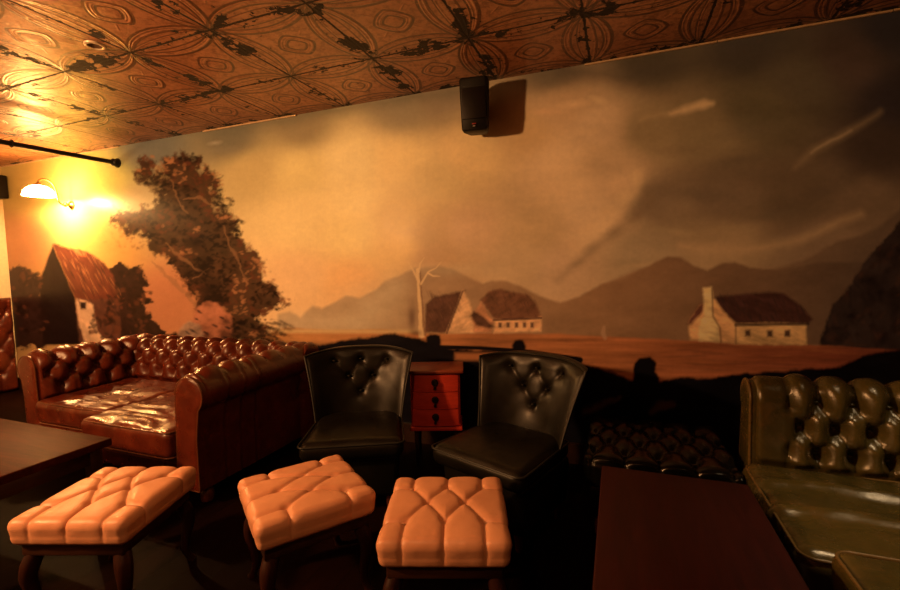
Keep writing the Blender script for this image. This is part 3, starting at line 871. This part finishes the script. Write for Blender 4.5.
def chesterfield(name, label, loc, rz, L, dep, mat, pip, but, cushions, group=None, tpitch=(.165, .105), rows=4, vtuft=.42, arms={-1: 0, 1: 0}, lift=(0, 0, 0), prof=None, plain_end=.05, folds=None, dirx=True, deep=.040, dent=.85):
    t = thing(name, label, 'sofa', loc, rz, group)
    prof = roll_profile() if prof is None else prof
    pu, pv = tpitch
    tf = (pu, pv, vtuft, rows, deep, .33, .86)
    ta = (pu, pv, vtuft, 3, deep, .33, .80)
    ib = dep / 2 - .245                      # inner face of the backrest
    padded_run('backrest', L - .06, mat, t, lambda u, d, z: np.stack([u, ib + d, z], -1), tf, but, prof, seed=1, dent=dent)
    for s in arms:
        ia = L / 2 - .245
        cut = arms[s]; La = dep - .02 - cut
        o, Q = padded_run('arm', La, mat, t, (lambda u, d, z, s=s, ia=ia, cut=cut: np.stack([s * (ia + d), -u * s + cut / 2, z], -1)), ta, but, prof, seed=2 + s, dent=dent, ends=((plain_end, .05) if s < 0 else (.05, plain_end)),
                          pleats=[s * k for k in (.12, .24, .36)])
        scroll_front('arm_front', mat, pip, o, prof, lambda w, d, z, s=s, ia=ia, cut=cut: Vector((s * (ia + d), -dep / 2 - w + .01 + cut, z)))
    bm = bmesh.new()
    add_box(bm, (0, -.06, .185), (L - .44, dep - .22, .17), .02, 3)
    from_bm('seat_base', bm, mat, t)
    for k, ((cx, cy, sx, sy, seed), dz) in enumerate(zip(cushions, lift)):
        cushion('seat_cushion', (sx, sy, .17 + dz), .045, mat, pip, t, (cx, cy, .36 + dz / 2), seed, dirx=dirx, folds=folds[k] if folds else None)
    for x in (-L / 2 + .12, L / 2 - .12):
        for y in (-dep / 2 + .07, dep / 2 - .12): bun_foot(t, x, y, M['leg_wood'])
    return t

# ------------------------------------------------------------------ brown sofa along the wall, in the left corner
but_brown = button_mesh('hide_button_brown', .013, M['brown'])
sofa = chesterfield('chesterfield_sofa', 'long brown leather buttoned sofa with scroll arms under the painted tree', (-3.185, 2.31, 0), 0, 2.08, 1.08,
    M['brown'], M['piping_brown'], but_brown,
    [(-.39, -.10, .78, .70, 3), (.40, -.175, .79, .85, 8)], arms={-1: .14, 1: 0})

# ------------------------------------------------------------------ olive sofa, back to the right-hand wall; only its far arm shows buttoned
but_green = button_mesh('hide_button_olive', .014, M['green'])
G_L, G_D = 2.15, .98
gs = chesterfield('chesterfield_sofa', 'olive green leather buttoned sofa with piped loose seat cushions', (1.07, 1.47, 0), radians(-90), G_L, G_D,
    M['green'], M['piping_green'], but_green,
    [(-.46, -.125, .68, .83, 12), (.215, -.06, .66, .83, 15)], tpitch=(.125, .112), rows=4, vtuft=.40, arms={-1: 0}, lift=(0, .05), prof=roll_profile(zr=.715, R=.080, dc=.095), plain_end=.15, deep=.044, dent=1.0,
    dirx=False, folds=(((-.12, .030, .030), (.08, .028, .028)), ((-.02, .03, .026),)))

# ------------------------------------------------------------------ tan buttoned footstools
def make_stool(label, loc, rz):
    t = thing('footstool', label, 'footstool', loc, rz, 'tan buttoned footstools')
    sx, sy, sz = .462, .470, .094
    rowsb = {-.115: (-.15, 0, .15), .008: (-.075, .075), .13: (-.15, 0, .15)}
    segs = []
    for x in (-.15, 0, .15):
        segs.append(((x, -.115), (x, -.5))); segs.append(((x, .13), (x, .5)))
        for mx in (-.075, .075):
            if abs(mx - x) < .09:
                segs.append(((x, -.115), (mx, .008))); segs.append(((x, .13), (mx, .008)))
    for y in (-.115, .13):
        segs.append(((-.15, y), (-.5, y))); segs.append(((.15, y), (.5, y)))
    btn = [(x, y) for y, xs_ in rowsb.items() for x in xs_]
    def disp(P, Nn):
        x, y, z = P[:, 0].copy(), P[:, 1].copy(), P[:, 2]
        ex = (sz / 2 - z)
        x = np.where(np.abs(x) > sx / 2 - 1e-6, np.sign(x) * (sx / 2 + ex), x)
        y = np.where(np.abs(y) > sy / 2 - 1e-6, np.sign(y) * (sy / 2 + ex), y)
        d = np.full(len(x), 9.0)
        for (x0, y0), (x1, y1) in segs:
            ux, uy = x1 - x0, y1 - y0
            k = np.clip(((x - x0) * ux + (y - y0) * uy) / (ux * ux + uy * uy), 0, 1)
            d = np.minimum(d, np.hypot(x - x0 - k * ux, y - y0 - k * uy))
        db = np.full(len(x), 9.0)
        for bx, by in btn: db = np.minimum(db, np.hypot(x - bx, y - by))
        up = np.clip((z + sz * .5) / (sz * .35), 0, 1)
        side = 1 - .55 * np.clip((sz / 2 - z) / .05, 0, 1)
        h = .015 * (1 - np.exp(-(d / .013) ** .9)) * side - .012 * np.exp(-(db / .018) ** 2)
        cr = .014 * np.clip(1 - (2 * x / sx) ** 2, 0, 1) * np.clip(1 - (2 * y / sy) ** 2, 0, 1)
        return np.where(P[:, 2] <= -sz / 2 + 1e-6, 0, up * (h + cr) + .0025 * fbm(x * 25, y * 25, 3))
    seat = link_mesh('seat_cushion', rounded_box('seat_cushion', (sx - .022, sy - .022, sz), .022, (90, 90, 22),
                     lambda P, Nn: disp(P * np.array([sx / (sx - .022), sy / (sy - .022), 1]), Nn)), M['tan'], t, (0, 0, .384))
    bm_ = button_mesh('hide_button_tan', .009, M['tan_button'])
    for bx, by in btn: link_mesh('button', bm_, None, seat, (bx, by, .0465))
    bm = bmesh.new(); add_box(bm, (0, 0, .314), (.40, .41, .05), .008, 2)
    from_bm('seat_rail', bm, M['dark_wood'], t)
    for ix in (-1, 1):
        for iy in (-1, 1):
            pts = [(ix * .172, iy * .176, .285), (ix * .185, iy * .19, .24), (ix * .19, iy * .195, .19), (ix * .180, iy * .185, .12), (ix * .176, iy * .181, .06), (ix * .186, iy * .192, .02), (ix * .192, iy * .198, 0)]
            sp = smooth_path(pts, 5)
            rad = np.interp(np.linspace(0, 1, len(sp)), [0, .15, .3, .55, .8, .92, 1], [.030, .032, .028, .019, .014, .017, .020])
            bm = bmesh.new(); add_tube(bm, sp, list(rad), 14)
            from_bm('leg', bm, M['stool_leg'], t)
    return t
make_stool('tan leather buttoned footstool set square in the middle, in front of the small red chest', (-.615, 1.52, 0), radians(18.8))
st = [o for o in COL.objects if o.name.startswith('footstool')][0]
for lab, loc, a in (('tan leather buttoned footstool turned corner-on beside the brown sofa arm', (-1.245, 1.475, 0), -36),
                    ('tan leather buttoned footstool standing by the corner of the brown table', (-2.0, 1.175, 0), 19)):
    c = copy_tree(st); c.location = loc; c.rotation_euler = (0, 0, radians(a)); c['label'] = lab

# ------------------------------------------------------------------ black leather tub chairs
def make_chair(label, loc, rz):
    t = thing('tub_chair', label, 'chair', loc, rz, 'black leather tub chairs')
    nu, nv = 61, 41
    s = np.linspace(-1, 1, nu); v = np.linspace(0, 1, nv)
    S_, V_ = np.meshgrid(s, v, indexing='ij')
    def shell(S_, V_, off):
        hw = .255 + .085 * V_ ** 1.3 - off * .3
        x = hw * S_
        z = .36 + (.475 - .03 * np.abs(S_) ** 3 * V_) * V_
        y = .20 + .11 * V_ - .15 * np.abs(S_) ** 2.6 * (1 - .25 * V_) + off
        return x, y, z
    btns = [(-.52, .84), (0, .84), (.52, .84), (-.26, .62), (.26, .62), (0, .42)]
    x, y, z = shell(S_, V_, 0)
    H = np.zeros_like(x)
    for bs, bv in btns:
        bx, by, bz = shell(np.array(bs), np.array(bv), 0)
        d = np.hypot(x - bx, z - bz)
        H += .020 * np.exp(-(d / .024) ** 1.4) + .010 * np.exp(-(d / .07) ** 2)
    for (a, b2) in ((0, 3), (1, 3), (1, 4), (2, 4), (3, 5), (4, 5)):
        (s0, v0), (s1, v1) = btns[a], btns[b2]
        x0, _, z0 = shell(np.array(s0), np.array(v0), 0); x1, _, z1 = shell(np.array(s1), np.array(v1), 0)
        ux, uz = x1 - x0, z1 - z0
        k = np.clip(((x - x0) * ux + (z - z0) * uz) / (ux * ux + uz * uz), 0, 1)
        H += .006 * np.exp(-(np.hypot(x - x0 - k * ux, z - z0 - k * uz) / .014) ** 2)
    edge = np.clip(np.minimum(1 - np.abs(S_), np.minimum(1 - V_, 1)) / .12, 0, 1)
    puff = .022 * edge ** .5
    yf = y - puff + H
    front = np.stack([x, yf, z], -1)
    xb, yb, zb = shell(S_, V_, .065)
    back = np.stack([xb, yb, zb], -1)
    # closed loop over v: front bottom->top then back top->bottom
    P = np.concatenate([front, back[:, ::-1]], 1)
    o = link_mesh('backrest', grid_mesh('backrest', P.reshape(-1, 3), nu, nv * 2, wrap_v=True, caps=True), M['black'], t)
    bme = button_mesh('hide_button_black', .013, M['black'])
    for bs, bv in btns:
        bx, by, bz = shell(np.array(bs), np.array(bv), 0)
        link_mesh('button', bme, None, o, (float(bx), float(by) + .0, float(bz)))
    bm = bmesh.new()
    rim = [Vector((float(a), float(b2) - .004, float(c))) for a, b2, c in
           [tuple(q_) for q_ in front[0, 4:]] + [tuple(q_) for q_ in front[1:-1, -1]] + [tuple(q_) for q_ in front[-1, :3:-1]]]
    add_tube(bm, rim, .006, 8)
    from_bm('piping', bm, M['piping_black'], o)
    # seat pad: rounded front corners, wider in front
    me = rounded_box('seat', (.56, .53, .11), .05, (40, 40, 10), lambda P, Nn: np.clip(P[:, 2] / .055, 0, 1) * (.016 * (1 - (P[:, 0] / .28) ** 2) * (1 - (P[:, 1] / .27) ** 2)) + .002 * fbm(P[:, 0] * 20, P[:, 1] * 20, 3))
    for vtx in me.vertices:
        k = (vtx.co.y + .265) / .53
        vtx.co.x *= 1.0 - .10 * k
    seat = link_mesh('seat', me, M['black'], t, (0, -.06, .385))
    pts = []
    for cx, cy, a0 in ((.245, -.225, 270), (.22, .22, 0), (-.22, .22, 90), (-.245, -.225, 180)):
        for k in range(7):
            an = radians(a0 + 15 * k); pts.append((cx + .035 * cos(an), cy + .035 * sin(an), .036))
    bm = bmesh.new(); add_tube(bm, pts, .006, 8, closed=True)
    from_bm('piping', bm, M['piping_black'], seat)
    bm = bmesh.new(); add_box(bm, (0, -.03, .215), (.50, .48, .25), .03, 3, taper=.94)
    from_bm('base', bm, M['black'], t)
    for ix in (-1, 1):
        for iy in (-1, 1):
            bm = bmesh.new(); add_lathe(bm, [(.014, 0), (.020, .04), (.026, .10)], 14)
            from_bm('leg', bm, M['leg_wood'], t, (ix * .19, -.03 + iy * .18, 0))
    return t
ch = make_chair('black leather button-back chair beside the brown sofa, left of the small chest', (-1.455, 2.215, 0), radians(26))
c2 = copy_tree(ch); c2.location = (-.535, 2.24, 0); c2.rotation_euler = (0, 0, radians(-21))
c2['label'] = 'black leather button-back chair right of the small chest, next to the bare black bench'

# ------------------------------------------------------------------ little red chest of three drawers on legs
cb = thing('small_chest', 'small red wooden chest of three drawers between the black chairs', 'chest of drawers', (-1.185, 2.80, 0), radians(19))
W_, D_, Z0, Z1 = .335, .23, .27, .64
bm = bmesh.new()
add_box(bm, (0, .0, (Z0 + Z1) / 2), (W_, D_, Z1 - Z0), .006, 2)
from_bm('carcass', bm, M['red_wood'], cb)
def bow_panel(x0, x1, z0, z1, y0, bow, th):
    b = bmesh.new(); n = 14
    for (zz) in (0,): pass
    fr = []; bk = []
    for k in range(n + 1):
        x = x0 + (x1 - x0) * k / n; e = (2 * k / n - 1)
        y = y0 - bow * (1 - e * e)
        fr.append((b.verts.new((x, y - th, z0)), b.verts.new((x, y - th, z1)))); bk.append((b.verts.new((x, y0 + .01, z0)), b.verts.new((x, y0 + .01, z1))))
    for k in range(n):
        b.faces.new((fr[k][0], fr[k + 1][0], fr[k + 1][1], fr[k][1])); b.faces.new((bk[k + 1][0], bk[k][0], bk[k][1], bk[k + 1][1]))
        b.faces.new((fr[k][1], fr[k + 1][1], bk[k + 1][1], bk[k][1])); b.faces.new((fr[k + 1][0], fr[k][0], bk[k][0], bk[k + 1][0]))
    b.faces.new((fr[0][0], fr[0][1], bk[0][1], bk[0][0])); b.faces.new((fr[-1][1], fr[-1][0], bk[-1][0], bk[-1][1]))
    bmesh.ops.bevel(b, geom=[e for e in b.edges if abs(e.verts[0].co.z - e.verts[1].co.z) < 1e-6 and e.verts[0].co.y < y0 and e.verts[1].co.y < y0], offset=.004, segments=2, affect='EDGES')
    return b
dh = (Z1 - Z0 - .03) / 3
for k in range(3):
    z0 = Z0 + .012 + k * (dh + .004)
    dr = from_bm('drawer', bow_panel(-W_ / 2 + .014, W_ / 2 - .014, z0, z0 + dh, -D_ / 2, .018, .012), M['red_wood'], cb)
    bm = bmesh.new()
    R90 = Matrix.Translation((0, -D_ / 2 - .03, z0 + dh / 2 + .008)) @ Matrix.Rotation(pi / 2, 4, 'X')
    add_lathe(bm, [(.024, 0), (.024, .004), (.010, .008), (.010, .016), (.019, .022), (.015, .030)], 16, R90)
    add_tube(bm, [(0, -D_ / 2 - .044, z0 + dh / 2), (0, -D_ / 2 - .047, z0 + dh / 2 - .02), (0, -D_ / 2 - .044, z0 + dh / 2 - .032)], [.005, .007, .011], 10)
    from_bm('drawer_pull', bm, M['black_metal'], dr)
bm = bmesh.new(); add_box(bm, (0, -.012, Z1 + .012), (W_ + .05, D_ + .055, .024), .008, 3)
from_bm('top', bm, M['red_top'], cb)
bm = bmesh.new(); add_box(bm, (0, -.008, Z0 - .012), (W_ + .02, D_ + .02, .026), .006, 2)
from_bm('plinth', bm, M['red_wood'], cb)
for ix in (-1, 1):
    for iy in (-1, 1):
        bm = bmesh.new(); add_lathe(bm, [(.010, 0), (.013, .03), (.011, .10), (.017, .19), (.015, .21), (.019, .26)], 14)
        from_bm('leg', bm, M['dark_wood'], cb, (ix * .135, -.005 + iy * .09, 0))

# ------------------------------------------------------------------ black buttoned bench under the dark part of the mural
bn = thing('bench_seat', 'backless black leather buttoned bench in the dark, behind the dark red table', 'bench', (.185, 2.47, 0), radians(0))
bs_ = (.66, .62, .14)
def bdisp(P, Nn):
    x, y, z = P[:, 0], P[:, 1], P[:, 2]
    h = tuft(x, y + .31, .15, .13, .10, 4, .028)
    side = np.abs(z) < .07 - 1e-6
    return np.where(z < -.0699, 0, np.where(side, .012 * np.abs(np.sin(pi * x / .15)) ** .5, h))
o = link_mesh('seat', rounded_box('seat', bs_, .04, (66, 62, 12), bdisp), M['black_shiny'], bn, (0, 0, .34))
bb = button_mesh('bench_button', .013, M['black_shiny'])
for (u, v) in lattice(.66, .15, .13, .10, 4): link_mesh('button', bb, None, o, (u, v - .31, .062))
bm = bmesh.new(); add_box(bm, (0, 0, .195), (.62, .58, .15), .01, 2)
from_bm('base', bm, M['black_shiny'], bn)
for ix in (-1, 1):
    for iy in (-1, 1): bun_foot(bn, ix * .26, iy * .24, M['leg_wood'], .12, .03)

# ------------------------------------------------------------------ low tables
def low_table(name, label, cx, cy, sx, sy, h, mt, ml, rz=0):
    t = thing(name, label, 'table', (cx, cy, 0), rz)
    bm = bmesh.new(); add_box(bm, (0, 0, h - .02), (sx, sy, .04), .007, 3)
    from_bm('tabletop', bm, mt, t)
    bm = bmesh.new()
    for s in (-1, 1):
        add_box(bm, (0, s * (sy / 2 - .06), h - .08), (sx - .12, .022, .08))
        add_box(bm, (s * (sx / 2 - .06), 0, h - .08), (.022, sy - .12, .08))
    from_bm('apron', bm, ml, t, sm=False)
    for ix in (-1, 1):
        for iy in (-1, 1):
            bm = bmesh.new(); add_box(bm, (0, 0, (h - .04) / 2), (.06, .06, h - .04), .005, 2, taper=.7)
            from_bm('leg', bm, ml, t, (ix * (sx / 2 - .06), iy * (sy / 2 - .06), 0))
    return t
low_table('coffee_table', 'dark red mahogany low table before the olive sofa', .205, 1.27, .53, 1.30, .50, M['table_red'], M['dark_wood'], radians(0))
low_table('coffee_table', 'shiny dark brown low table before the brown sofa', -3.08, 1.14, 1.22, .66, .50, M['table_brown'], M['dark_wood'])

# ------------------------------------------------------------------ buttoned leather panel on the left wall
wp = thing('upholstered_panel', 'brown buttoned leather wall panel beyond the brown sofa', 'wall panel', (LEFT_X, 2.40, 0))
nu, nv = 90, 84
yy = np.linspace(-.60, .60, nu); zz = np.linspace(.0, 1.10, nv)
YY, Z2 = np.meshgrid(yy, zz, indexing='ij')
e = np.clip(np.minimum(.60 - np.abs(YY), np.minimum(1.10 - Z2, Z2)) / .04, 0, 1)
Xp = .012 + (.045 + tuft(YY, Z2, .22, .15, .22, 6, .034)) * e ** .5
front = np.stack([Xp, YY, Z2], -1)
bkk = np.stack([np.full_like(Xp, .002), YY, Z2], -1)
P = np.concatenate([front, bkk[:, ::-1]], 1).reshape(-1, 3)
pn = link_mesh('padding', grid_mesh('padding', P, nu, nv * 2, wrap_v=True, caps=True), M['brown'], wp)
for (u, v) in lattice(1.2, .22, .15, .22, 6): link_mesh('button', but_brown, None, pn, (.045, u, v))

# ------------------------------------------------------------------ loudspeakers
def speaker(label, loc, rz, w, h, d, tilt, group):
    t = thing('loudspeaker', label, 'loudspeaker', loc, rz, group)
    bm = bmesh.new()
    n = 8
    rings = []
    for (yy_, kx, kz) in ((0, .72, .86), (-.01, .78, .90), (-d * .7, 1.0, 1.0), (-d + .02, 1.0, 1.0), (-d + .004, .97, .985), (-d, .93, .96)):
        rg_ = []
        r_ = .022
        for cx, cz, a0 in ((1, 1, 0), (-1, 1, 90), (-1, -1, 180), (1, -1, 270)):
            for k in range(n + 1):
                an = radians(a0 + 90 * k / n)
                zc = cz * (h / 2 * kz - r_) + r_ * sin(an); xc = cx * (w / 2 * kx - r_) + r_ * cos(an)
                tp = 1 - .10 * (.5 - zc / h)          # narrower towards the foot
                rg_.append(bm.verts.new((xc * tp, yy_ + tilt * (zc / h) * (yy_ / -d) * -1, zc)))
        rings.append(rg_)
    for a, b2 in zip(rings, rings[1:]):
        for k in range(len(a)): bm.faces.new((a[k], a[(k + 1) % len(a)], b2[(k + 1) % len(a)], b2[k]))
    bm.faces.new(rings[0][::-1]); bm.faces.new(rings[-1])
    from_bm('cabinet', bm, M['black_plastic'], t)
    bm = bmesh.new(); add_box(bm, (0, -d - .002 , .03), (w * .82, .008, h * .76), .003, 2)
    g = from_bm('grille', bm, M['black_metal'], t)
    bm = bmesh.new(); add_box(bm, (0, .03, 0), (.05, .08, .09), .005, 2); add_box(bm, (0, .068, 0), (.09, .008, .15), .003, 2)
    from_bm('wall_bracket', bm, M['black_metal'], t)
    bm = bmesh.new(); add_box(bm, (0, -d - .002, -h * .385), (.026, .006, .007), .002, 2)
    o = from_bm('badge', bm, M['badge'], t); tag(o, 'small red badge')
    bm = bmesh.new(); add_box(bm, (0, -d - .002, -h * .385 - .014), (.016, .006, .006), .002, 2)
    from_bm('badge', bm, M['badge_pale'], t)
    return t
speaker('black loudspeaker fixed high on the painted sky, close under the tin ceiling', (-.885, WALL_Y - .072, 2.386), radians(8), .19, .33, .19, .02, 'wall loudspeakers')

sp2 = thing('wall_box', 'small dark box mounted on the left wall beside the lit lamp', 'box', (LEFT_X, 2.905, 2.37), radians(90))
bm = bmesh.new(); add_box(bm, (0, -.08, 0), (.20, .16, .26), .012, 3)
from_bm('housing', bm, M['black_plastic'], sp2)
bm = bmesh.new(); add_box(bm, (0, -.162, 0), (.17, .008, .22), .003, 2)
from_bm('front_panel', bm, M['black_metal'], sp2)

# ------------------------------------------------------------------ curtain rail on the wall, recessed downlight, swan-neck lamp
rl = thing('rail', 'black iron rail running out from the wall below the ceiling', 'rail', (-4.66, WALL_Y, 2.452))
bm = bmesh.new(); add_tube(bm, [(0, 0, 0), (0, -2.35, -.035)], .021, 16)
from_bm('pole', bm, M['black_metal'], rl)
bm = bmesh.new(); add_lathe(bm, [(.046, 0), (.046, .012), (.034, .03), (.036, .05), (.024, .062)], 24, Matrix.Rotation(pi / 2, 4, 'X'))
from_bm('wall_flange', bm, M['black_metal'], rl)
for yk in (-.83, -1.5):
    bm = bmesh.new(); add_tube(bm, [(.027 * cos(a * pi / 12), yk, -.0125 + .027 * sin(a * pi / 12)) for a in range(24)], .006, 8, closed=True)
    from_bm('ring', bm, M['black_metal'], rl)

dl = thing('downlight', 'round recessed downlight, switched off, in the tin ceiling', 'ceiling light', (-2.694, 1.667, CEIL))
bm = bmesh.new()
add_lathe(bm, [(.034, -.001), (.035, -.008), (.041, -.010), (.049, -.007), (.051, 0)], 32, cap=False)
from_bm('trim_ring', bm, M['chrome'], dl)
bm = bmesh.new(); add_lathe(bm, [(.0345, -.004), (.028, -.0012), (.0005, -.0010)], 32, cap=False)
from_bm('recess', bm, M['dim_paint'], dl)

LX, LY, LZ = -5.435, 2.735, 2.15
m, nt, b = new_mat('lit_glass_shade')
b.inputs['Base Color'].default_value = (.9, .8, .6, 1); b.inputs['Roughness'].default_value = .3
b.inputs['Emission Color'].default_value = (1.0, .56, .21, 1); b.inputs['Emission Strength'].default_value = 70.0
tb = nt.nodes.new('ShaderNodeBsdfTransparent'); tb.inputs[0].default_value = (1, .9, .7, 1)
mx = nt.nodes.new('ShaderNodeMixShader'); mx.inputs[0].default_value = .55
nt.links.new(tb.outputs[0], mx.inputs[1]); nt.links.new(b.outputs[0], mx.inputs[2])
nt.links.new(mx.outputs[0], nt.nodes['Material Output'].inputs['Surface'])
M['lit_shade'] = m
m, nt, b = new_mat('lit_bulb')
b.inputs['Emission Color'].default_value = (1.0, .66, .30, 1); b.inputs['Emission Strength'].default_value = 60.0
M['lit_bulb'] = m
lp = thing('wall_lamp', 'lit swan-neck wall lamp with a glowing glass shade, left corner', 'lamp', (LX, WALL_Y, 2.09))
def R_(x, y, z): return (x - LX, y - WALL_Y, z - 2.09)
bm = bmesh.new(); add_lathe(bm, [(.045, 0), (.045, .008), (.030, .022), (.016, .03), (.016, .045), (.024, .055), (.024, .066), (.012, .078)], 24, Matrix.Rotation(pi / 2, 4, 'X'))
from_bm('wall_plate', bm, M['brass'], lp)
bm = bmesh.new()
add_tube(bm, smooth_path([R_(LX, WALL_Y - .07, 2.09), R_(LX, 2.93, 2.085), R_(LX, 2.895, 2.12), R_(LX, 2.885, 2.20), R_(LX, 2.86, 2.285), R_(LX, 2.80, 2.325), R_(LX, LY + .005, 2.305), R_(LX, LY, 2.25)], 8), .0085, 10)
from_bm('swan_neck', bm, M['brass'], lp)
bm = bmesh.new(); add_lathe(bm, [(.014, .05), (.03, .035), (.034, 0), (.034, -.01)], 20)
from_bm('shade_holder', bm, M['brass'], lp, R_(LX, LY, 2.232))
bm = bmesh.new()
add_lathe(bm, [(.03, .095), (.065, .085), (.10, .06), (.122, .025), (.132, -.01), (.129, -.01), (.118, .024), (.096, .056), (.062, .08), (.03, .09)], 40, cap=False)
from_bm('shade', bm, M['lit_shade'], lp, R_(LX, LY, LZ + .01))
bm = bmesh.new(); bmesh.ops.create_uvsphere(bm, u_segments=20, v_segments=12, radius=.018)
from_bm('bulb', bm, M['lit_bulb'], lp, R_(LX, LY, LZ + .062))

# ------------------------------------------------------------------ light and camera
def lamp(name, kind, loc, energy, col, size=.06, **k):
    l = bpy.data.lights.new(name, kind); l.energy = energy; l.color = col
    if kind in ('POINT', 'SPOT'): l.shadow_soft_size = size
    for a, v in k.items(): setattr(l, a, v)
    o = bpy.data.objects.new(name, l); COL.objects.link(o); o.location = loc
    return o
def aim(o, tgt):
    o.rotation_euler = (Vector(tgt) - o.location).to_track_quat('-Z', 'Y').to_euler()
WARM = (1.0, .47, .17)
lamp('pendant_light', 'POINT', (-3.30, -.40, 2.05), 440, WARM, .10)
lamp('lamp_glow', 'POINT', (LX, LY, LZ + .018), 135, (1.0, .49, .17), .022)
g = lamp('stool_spot', 'SPOT', (-.55, -.35, 2.50), 60, (1.0, .46, .17), .06, spot_size=radians(62), spot_blend=.8)
aim(g, (-1.20, 1.25, .4))
g = lamp('sofa_spot', 'SPOT', (1.15, 1.50, 2.56), 88, (1.0, .66, .33), .05, spot_size=radians(55), spot_blend=.65)
aim(g, (1.15, 1.56, 0))

w = bpy.data.worlds.new('room'); SC.world = w; w.use_nodes = True
w.node_tree.nodes['Background'].inputs[0].default_value = (.0, .0, .0, 1)
w.node_tree.nodes['Background'].inputs[1].default_value = 0

cam = bpy.data.cameras.new('camera'); co_ = bpy.data.objects.new('camera', cam); COL.objects.link(co_)
cam.sensor_width = 36; cam.lens = 36 * FPX / 900; cam.clip_start = .05
co_.matrix_world = Matrix(((_r[0], _u[0], -_f[0], EYE.x), (_r[1], _u[1], -_f[1], EYE.y), (_r[2], _u[2], -_f[2], EYE.z), (0, 0, 0, 1)))
SC.camera = co_
SC.view_settings.view_transform = 'Standard'; SC.view_settings.look = 'None'
SC.view_settings.gamma = 1; SC.view_settings.use_curve_mapping = False
SC.view_settings.exposure = 0.0
